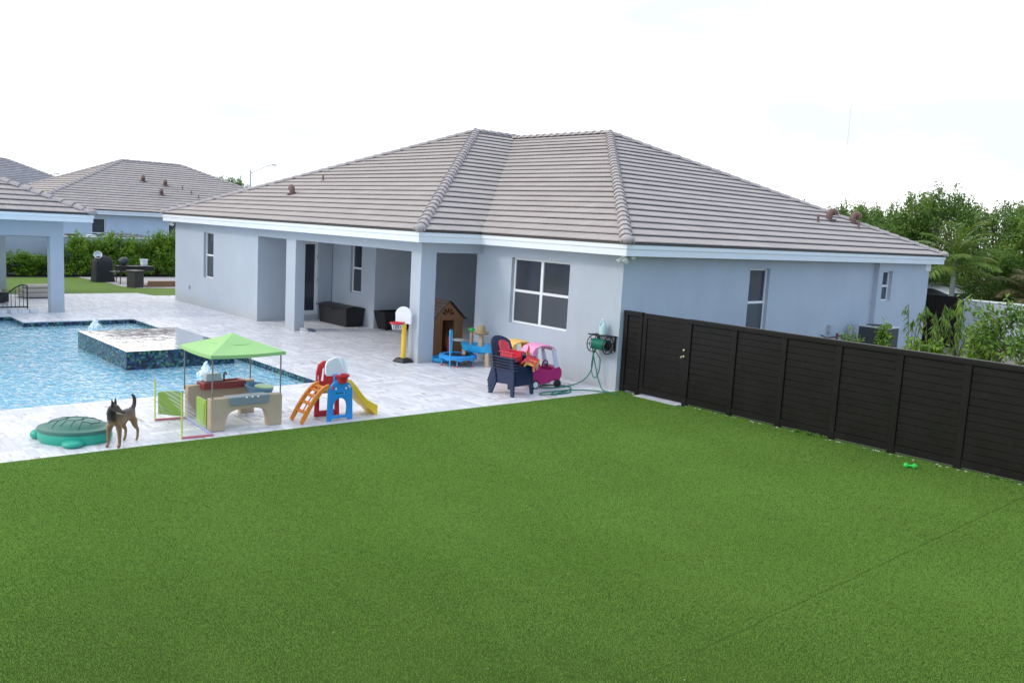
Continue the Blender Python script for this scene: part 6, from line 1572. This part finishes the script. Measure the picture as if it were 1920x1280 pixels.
# ------------------------------------------------------------------ turtle sandbox
def build_turtle():
    t = thing('turtle_sandbox', 'green turtle shaped sandbox with dark green domed shell lid', 'sandbox', (-1.17, -10.93, 0), R(50)); t.scale = (.90, .92, .84)
    n = 40; m = MB()
    # long axis across the picture
    prof = [(.50, 0), (.525, .06), (.52, .16), (.50, .20), (.485, .205), (.46, .20)]
    vs = []
    for r, z in prof:
        for j in range(n):
            a = 2*math.pi*j/n; b = 1+.0*math.sin(a); vs.append((r*1.12*math.cos(a), r*.90*math.sin(a), z))
    fs = []
    for i in range(len(prof)-1):
        for j in range(n): fs.append((i*n+j, i*n+(j+1) % n, (i+1)*n+(j+1) % n, (i+1)*n+j))
    fs += [tuple(range(n-1, -1, -1)), tuple(range((len(prof)-1)*n, len(prof)*n))]
    m.add(vs, fs); m.build('tub', P_TEAL, t, smooth=True)
    for a, rr, nm, dd in ((-72, (.17, .17, .075), 'foot', .53), (72, (.17, .17, .075), 'foot', .53), (180, (.13, .14, .10), 'head', .56), (128, (.12, .12, .07), 'foot', .53)):
        x, y = dd*1.08*math.cos(R(a)), dd*.90*math.sin(R(a)); o = MB().ball((0, 0, 0), rr, 20, 12).build(nm, P_TEAL, t, smooth=True); o.location = (x, y, rr[2]*.72); o.rotation_euler = (0, 0, R(a))
    m = MB(); m.lathe([(.535, .185), (.545, .215), (.535, .245), (.50, .255), (.44, .262), (.425, .275), (.39, .315), (.30, .355), (.18, .378), (0, .385)], n, (0, 0, 0), sx=1.10, sy=.88)
    lid = m.build('shell_lid', P_LID, t, smooth=True)
    # shell plates: raised hexagon patches
    def dome(x, y):
        r = math.hypot(x/1.10, y/.88); pts = [(.0, .385), (.18, .378), (.30, .355), (.39, .315), (.425, .275), (.5, .255)]
        for (a, za), (b, zb) in zip(pts, pts[1:]):
            if a <= r <= b: return za+(zb-za)*(r-a)/(b-a)
        return .25
    G = pl('groove_dark', (.012, .028, .028), .5)
    segs = []
    hexr = .15
    for cx in (-.26, 0, .26):
        for k in range(6):
            a0, a1 = R(60*k), R(60*k+60); segs.append(((cx+hexr*math.cos(a0), hexr*1.05*math.sin(a0)), (cx+hexr*math.cos(a1), hexr*1.05*math.sin(a1))))
    for cx in (-.33, -.19, -.07, .07, .19, .33): segs.append(((cx, .13), (cx*1.15, .33))); segs.append(((cx, -.13), (cx*1.15, -.33)))
    m = MB()
    for (xa, ya), (xb, yb) in segs:
        pts = []
        for i in range(6):
            x, y = xa+(xb-xa)*i/5, ya+(yb-ya)*i/5; r = math.hypot(x/1.10, y/.88)
            if r < .43: pts.append((x, y, dome(x, y)+.001))
        if len(pts) > 1: m.tube(pts, .007, 6, flat=.5)
    m.build('shell_grooves', G, lid, smooth=True)
build_turtle()

# ------------------------------------------------------------------ dog
def mat_fur():
    m, nt, p = new_mat('dog_fur')
    P = nd(nt, 'ShaderNodeTexCoord').outputs['Object']; s = nd(nt, 'ShaderNodeSeparateXYZ', {0: P})
    n = nd(nt, 'ShaderNodeTexNoise', {'Vector': P, 'Scale': 22.0, 'Detail': 5.0}); n2 = nd(nt, 'ShaderNodeTexNoise', {'Vector': P, 'Scale': 90.0, 'Detail': 3.0})
    col = mixc(nt, n2.outputs[0], (.13, .06, .025), (.40, .22, .10))
    zz = mathn(nt, 'MULTIPLY_ADD', n.outputs[0], .10, s.outputs[2])
    sad = nd(nt, 'ShaderNodeMapRange', {0: zz, 1: .47, 2: .56, 3: 0., 4: .92}).outputs[0]
    col = mixc(nt, sad, col, (.035, .027, .022))
    # chest / throat stripe: forward of the shoulders
    xx = mathn(nt, 'MULTIPLY_ADD', n.outputs[0], .06, s.outputs[0])
    ch = mathn(nt, 'MULTIPLY', nd(nt, 'ShaderNodeMapRange', {0: xx, 1: .27, 2: .33, 3: 0., 4: .85}).outputs[0], mathn(nt, 'MULTIPLY', nd(nt, 'ShaderNodeMapRange', {0: s.outputs[2], 1: .38, 2: .45, 3: 0., 4: 1.}).outputs[0], nd(nt, 'ShaderNodeMapRange', {0: s.outputs[1], 1: .07, 2: .11, 3: 1., 4: .25}).outputs[0]))
    col = mixc(nt, ch, col, (.022, .018, .016))
    pw = nd(nt, 'ShaderNodeMapRange', {0: s.outputs[2], 1: .015, 2: .04, 3: .5, 4: 0.}).outputs[0]
    col = mixc(nt, pw, col, (.03, .02, .02))
    nt.links.new(col, p.inputs['Base Color']); p.inputs['Roughness'].default_value = .75; p.inputs['Sheen Weight'].default_value = .2
    b = nd(nt, 'ShaderNodeBump', {'Strength': .5, 'Distance': .01, 'Height': n2.outputs[0]}); nt.links.new(b.outputs[0], p.inputs['Normal'])
    return m
def build_dog():
    # local +x forward, +y to the dog's left; origin on ground under the trunk centre
    d = thing('dog', 'tan and black shepherd dog standing by the turf edge, tail curled up, head turned', 'dog', (-.575, -10.44, 0), math.atan2(-.76, .65)); d.scale = (.97,)*3
    V = [((-.20, 0, .455), (.088, .092)),   # 0 pelvis
         ((-.08, 0, .445), (.082, .092)), ((.06, 0, .435), (.092, .115)), ((.19, 0, .440), (.100, .125)),   # 1..3 trunk to deep chest
         ((.275, .0, .50), (.070, .080)), ((.315, .02, .585), (.055, .060)), ((.325, .045, .635), (.052, .055)),  # 4 neck base,5 neck,6 skull base
         ((.335, .085, .648), (.058, .055)), ((.345, .135, .632), (.048, .045)), ((.355, .185, .610), (.030, .030)), ((.362, .232, .595), (.026, .024)), ((.366, .262, .590), (.016, .016)),  # head: 7 skull, 8 brow, 9,10 muzzle,11 nose
         ((-.285, 0, .50), (.034, .034)), ((-.335, .0, .555), (.028, .028)), ((-.345, .0, .63), (.026, .026)), ((-.315, .0, .70), (.021, .021)), ((-.265, 0, .735), (.010, .010))]  # 12..16 tail curling up
    E = [(0, 1), (1, 2), (2, 3), (3, 4), (4, 5), (5, 6), (6, 7), (7, 8), (8, 9), (9, 10), (10, 11), (0, 12), (12, 13), (13, 14), (14, 15), (15, 16)]
    def chain(root, pts):
        prev = root
        for c, r in pts: V.append((c, r)); E.append((prev, len(V)-1)); prev = len(V)-1
    for s in (1, -1):
        fx = .0 if s > 0 else .02
        chain(3, [((.205+fx, s*.075, .34), (.048, .042)), ((.20+fx, s*.083, .235), (.032, .028)), ((.205+fx, s*.085, .13), (.024, .021)), ((.205+fx, s*.086, .055), (.021, .019)), ((.225+fx, s*.087, .022), (.028, .019)), ((.262+fx, s*.088, .016), (.020, .013))])
        hx = -.03 if s > 0 else .03
        chain(0, [((-.215+hx, s*.072, .36), (.066, .050)), ((-.175+hx, s*.082, .265), (.042, .036)), ((-.265+hx, s*.083, .175), (.024, .021)), ((-.258+hx, s*.084, .09), (.019, .017)), ((-.245+hx, s*.085, .035), (.021, .018)), ((-.205+hx, s*.086, .016), (.020, .013))])
    me = bpy.data.meshes.new('body'); me.from_pydata([v[0] for v in V], E, [])
    o = bpy.data.objects.new('body', me); C.objects.link(o); o.parent = d; me.materials.append(mat_fur())
    sk = o.modifiers.new('skin', 'SKIN'); sk.use_smooth_shade = True; sk.branch_smoothing = .6
    for i, v in enumerate(me.skin_vertices[0].data if me.skin_vertices else []): k_ = 1.22 if i < 6 else 1.12 if i < 12 else 1.18; v.radius = (V[i][1][0]*k_, V[i][1][1]*k_)
    if me.skin_vertices: me.skin_vertices[0].data[0].use_root = True
    sb = o.modifiers.new('sub', 'SUBSURF'); sb.levels = 2; sb.render_levels = 2
    DK = plain('dog_dark', (.018, .014, .013), .6); PKE = plain('dog_ear_inner', (.20, .10, .08), .8); MZ = plain('dog_muzzle_pale', (.42, .30, .20), .8, .2, 20)
    for s, bx, by in ((1, .375, .085), (-1, .285, .075)):
        m = MB(); b0 = Vector((bx, by, .68)); tip = Vector((bx+.012*s, by-.01, .795))
        m.v += [b0+Vector((-.036, .0, -.01)), b0+Vector((.036, .0, -.01)), b0+Vector((0, -.035, -.015)), b0+Vector((0, .022, -.005)), tip, b0+Vector((-.030, .0, .05)), b0+Vector((.032, 0, .05)), b0+Vector((0, -.024, .05))]
        m.f += [[0, 3, 5], [3, 1, 6], [3, 6, 4], [3, 4, 5], [0, 5, 7, 2], [1, 2, 7, 6], [5, 4, 7], [6, 7, 4], [0, 2, 1, 3]]; m.m += [0]*9
        m.build('ear', DK, d, smooth=True)
    MB().ball((.366, .268, .600), (.016, .014, .012)).build('nose', DK, d, smooth=True)
    for sx, sy in ((.385, .150), (.312, .146)): MB().ball((sx, sy, .660), .010).build('eye', plain('dog_eye', (.01, .008, .006), .1), d, smooth=True)
    m = MB(); m.tube([(.335, .13, .668), (.343, .16, .648), (.355, .21, .622)], [.030, .026, .014], 10, flat=.55); m.build('muzzle_mask', DK, d, smooth=True)
    MB().tube([(.352, .145, .585), (.360, .20, .574), (.366, .245, .572)], [.022, .019, .012], 10).build('jaw', MZ, d, smooth=True)
    m = MB(); m.tube([(.30+.064*math.cos(a*.3927), .02+.068*math.sin(a*.3927), .555-.016*math.cos(a*.3927)) for a in range(16)], .009, 6, closed=True); m.build('collar', DK, d, smooth=True)
build_dog()

# ------------------------------------------------------------------ small things on the turf
def build_small():
    m = MB(); m.lathe([(0, -.10), (.032, -.098), (.045, -.075), (.043, -.05), (.022, -.035), (.02, 0), (.022, .035), (.043, .05), (.045, .075), (.032, .098), (0, .10)], 20, (0, 0, 0), axis='x')
    o = m.build('dog_toy', P_GREEN, smooth=True, loc=(6.89, -.60, .052)); o.rotation_euler = (0, 0, R(38)); tag(o, 'bright green dumbbell shaped dog toy lying on the turf near the fence', 'dog toy')
    rnd = random.Random(5); m = MB()
    for i in range(80):
        x = rnd.uniform(.4, 9.5); y = .03+rnd.gauss(0, .025); s = rnd.uniform(.006, .022)
        if .6 < x < 1.8: continue
        k = len(m.v); m.ball((x, min(y, .09), .012+s*.2), (s*1.3, s, s*.7), 6, 4)
    o = m.build('gravel', plain('gravel_stone', (.42, .38, .34), .9, .3, 40)); struct(o, 'stuff')
    o['label'] = 'loose pale gravel bits scattered along the foot of the fence'
    # weeds at fence foot
    for i, (x, y) in enumerate(((4.9, .05), (4.6, .06), (8.05, .03))):
        w = MB()
        for k in range(150 if i < 2 else 50): a = rnd.random()*6.28; w_ = Vector((math.cos(a), math.sin(a), rnd.uniform(.2, 1.3))); leaf(w, Vector((rnd.uniform(-.18, .18), rnd.uniform(-.05, .02), .012)), w_, rdir(rnd), rnd.uniform(.04, .11), .02)
        lb = ['low green weed tuft at the foot of the fourth fence panel', 'thin weed tuft left of the larger one at the fence foot', 'tiny weed at the foot of the fence near the right picture edge'][i]
        o = w.build('weed', M_LEAF_S, loc=(x, y, 0), recalc=False); tag(o, lb, 'weed', 'weeds at the fence foot')
    # leaf litter / white specks on turf
    m = MB()
    for i in range(60):
        x, y = rnd.uniform(.3, 11), rnd.uniform(-12, -.4); leaf(m, Vector((x, y, .020)), Vector((rnd.uniform(-1, 1), rnd.uniform(-1, 1), .15)), Vector((0, 0, 1)), rnd.uniform(.015, .035), .012)
    o = m.build('leaf_litter', plain('dry_specks', (.55, .52, .40), .9, .3, 3), recalc=False); struct(o, 'stuff'); o['label'] = 'tiny pale dry leaf bits scattered over the artificial turf'
build_small()

def build_turf_pile():
    """the synthetic pile: uncountable blades, one object"""
    import numpy as np
    rg = np.random.default_rng(3)
    cx, cy = 12.66, -14.62
    x = rg.uniform(-.5, 25, 9600000); y = rg.uniform(-19.5, .12, 9600000)
    edge = np.where(y > -6, .075-.195*(y+.38)/(-5.62), -.12-.14*(y+6)/(-4)); edge = np.where(y < -10, -.26-.022*(-10-y), edge)
    d = np.hypot(x-cx, y-cy); az = np.arctan2(x-cx, y-cy)+.837
    az = np.abs((az+np.pi) % (2*np.pi)-np.pi); wide = az > .74
    keep = (x > edge+.01) & ~((d < 4.6) & (rg.random(x.size) > .5)) & ~(wide & (rg.random(x.size) > .36)) & ~((x > .45) & (x < 1.95) & (y > -.05))
    for sx in (8.60, 4.03): keep &= np.abs(x-sx-.005*np.sin(y*7)) > (.008 if sx > 5 else .003)
    keep &= rg.random(x.size) < np.where(d < 9, .34+.51*np.clip((d-5)/4, 0, 1)**1.3, np.clip((9.0/d)**1.5, .32, 1)*.85)
    x = x[keep]; y = y[keep]; d = d[keep]; wide = wide[keep]; n = x.size
    L = rg.uniform(.016, .027, n); wv = .0026*np.clip(d/7.0, .8, 2.2)*rg.uniform(.8, 1.3, n)*np.where(wide, 2.0, 1.0)
    a = rg.uniform(0, 2*np.pi, n); lean = .8+.6*np.sin(x*1.3+y*.9)*np.sin(y*1.7-x*.6)
    tx = np.cos(a)*.5*L+L*.30*lean*.7; ty = np.sin(a)*.5*L-L*.25*lean; tz = L*rg.uniform(.62, .80, n)
    px_, py_ = -np.sin(a)*wv/2, np.cos(a)*wv/2
    z0 = np.full(n, .008)
    V = np.empty((n, 4, 3), dtype=np.float32)
    V[:, 0] = np.stack([x-px_, y-py_, z0], 1); V[:, 1] = np.stack([x+px_, y+py_, z0], 1)
    V[:, 2] = np.stack([x+tx+px_*.45, y+ty+py_*.45, z0+tz], 1); V[:, 3] = np.stack([x+tx-px_*.45, y+ty-py_*.45, z0+tz], 1)
    me = bpy.data.meshes.new('turf_pile'); me.vertices.add(4*n); me.vertices.foreach_set('co', V.ravel())
    me.loops.add(4*n); me.loops.foreach_set('vertex_index', np.arange(4*n, dtype=np.int32))
    me.polygons.add(n); me.polygons.foreach_set('loop_start', np.arange(0, 4*n, 4, dtype=np.int32))
    me.update(calc_edges=True); me.validate()
    m, nt, p = new_mat('turf_fibre'); out = nt.nodes['Material Output']
    P = nd(nt, 'ShaderNodeTexCoord').outputs['Object']
    wn = nd(nt, 'ShaderNodeTexNoise', {'Vector': P, 'Scale': 160.0, 'Detail': 1.0})
    c = mixc(nt, nd(nt, 'ShaderNodeMapRange', {0: wn.outputs[0], 1: .35, 2: .65, 3: 0., 4: 1.}).outputs[0], TURF_A, TURF_B)
    n5 = nd(nt, 'ShaderNodeTexNoise', {'Vector': P, 'Scale': 120.0, 'Detail': 2.0})
    c = mixc(nt, nd(nt, 'ShaderNodeMapRange', {0: n5.outputs[0], 1: .60, 2: .68, 3: 0., 4: .6}).outputs[0], c, (.33, .37, .14))
    big = nd(nt, 'ShaderNodeTexNoise', {'Vector': P, 'Scale': .5, 'Detail': 5.0, 'Roughness': .6})
    c = mixc(nt, nd(nt, 'ShaderNodeMapRange', {0: big.outputs[0], 1: .38, 2: .66, 3: 0., 4: .30}).outputs[0], c, (.30, .47, .11))
    nt.links.new(c, p.inputs['Base Color']); p.inputs['Roughness'].default_value = .6; p.inputs['Specular IOR Level'].default_value = .2
    tl = nd(nt, 'ShaderNodeBsdfTranslucent', {0: c}); mx = nd(nt, 'ShaderNodeMixShader', {0: .5, 1: p.outputs[0], 2: tl.outputs[0]}); nt.links.new(mx.outputs[0], out.inputs[0])
    me.materials.append(m)
    o = bpy.data.objects.new('turf_pile', me); C.objects.link(o); struct(o, 'stuff'); o['label'] = 'short green synthetic grass pile covering the yard'
TURF_A, TURF_B = (.245, .450, .080), (.290, .495, .096)
build_turf_pile()
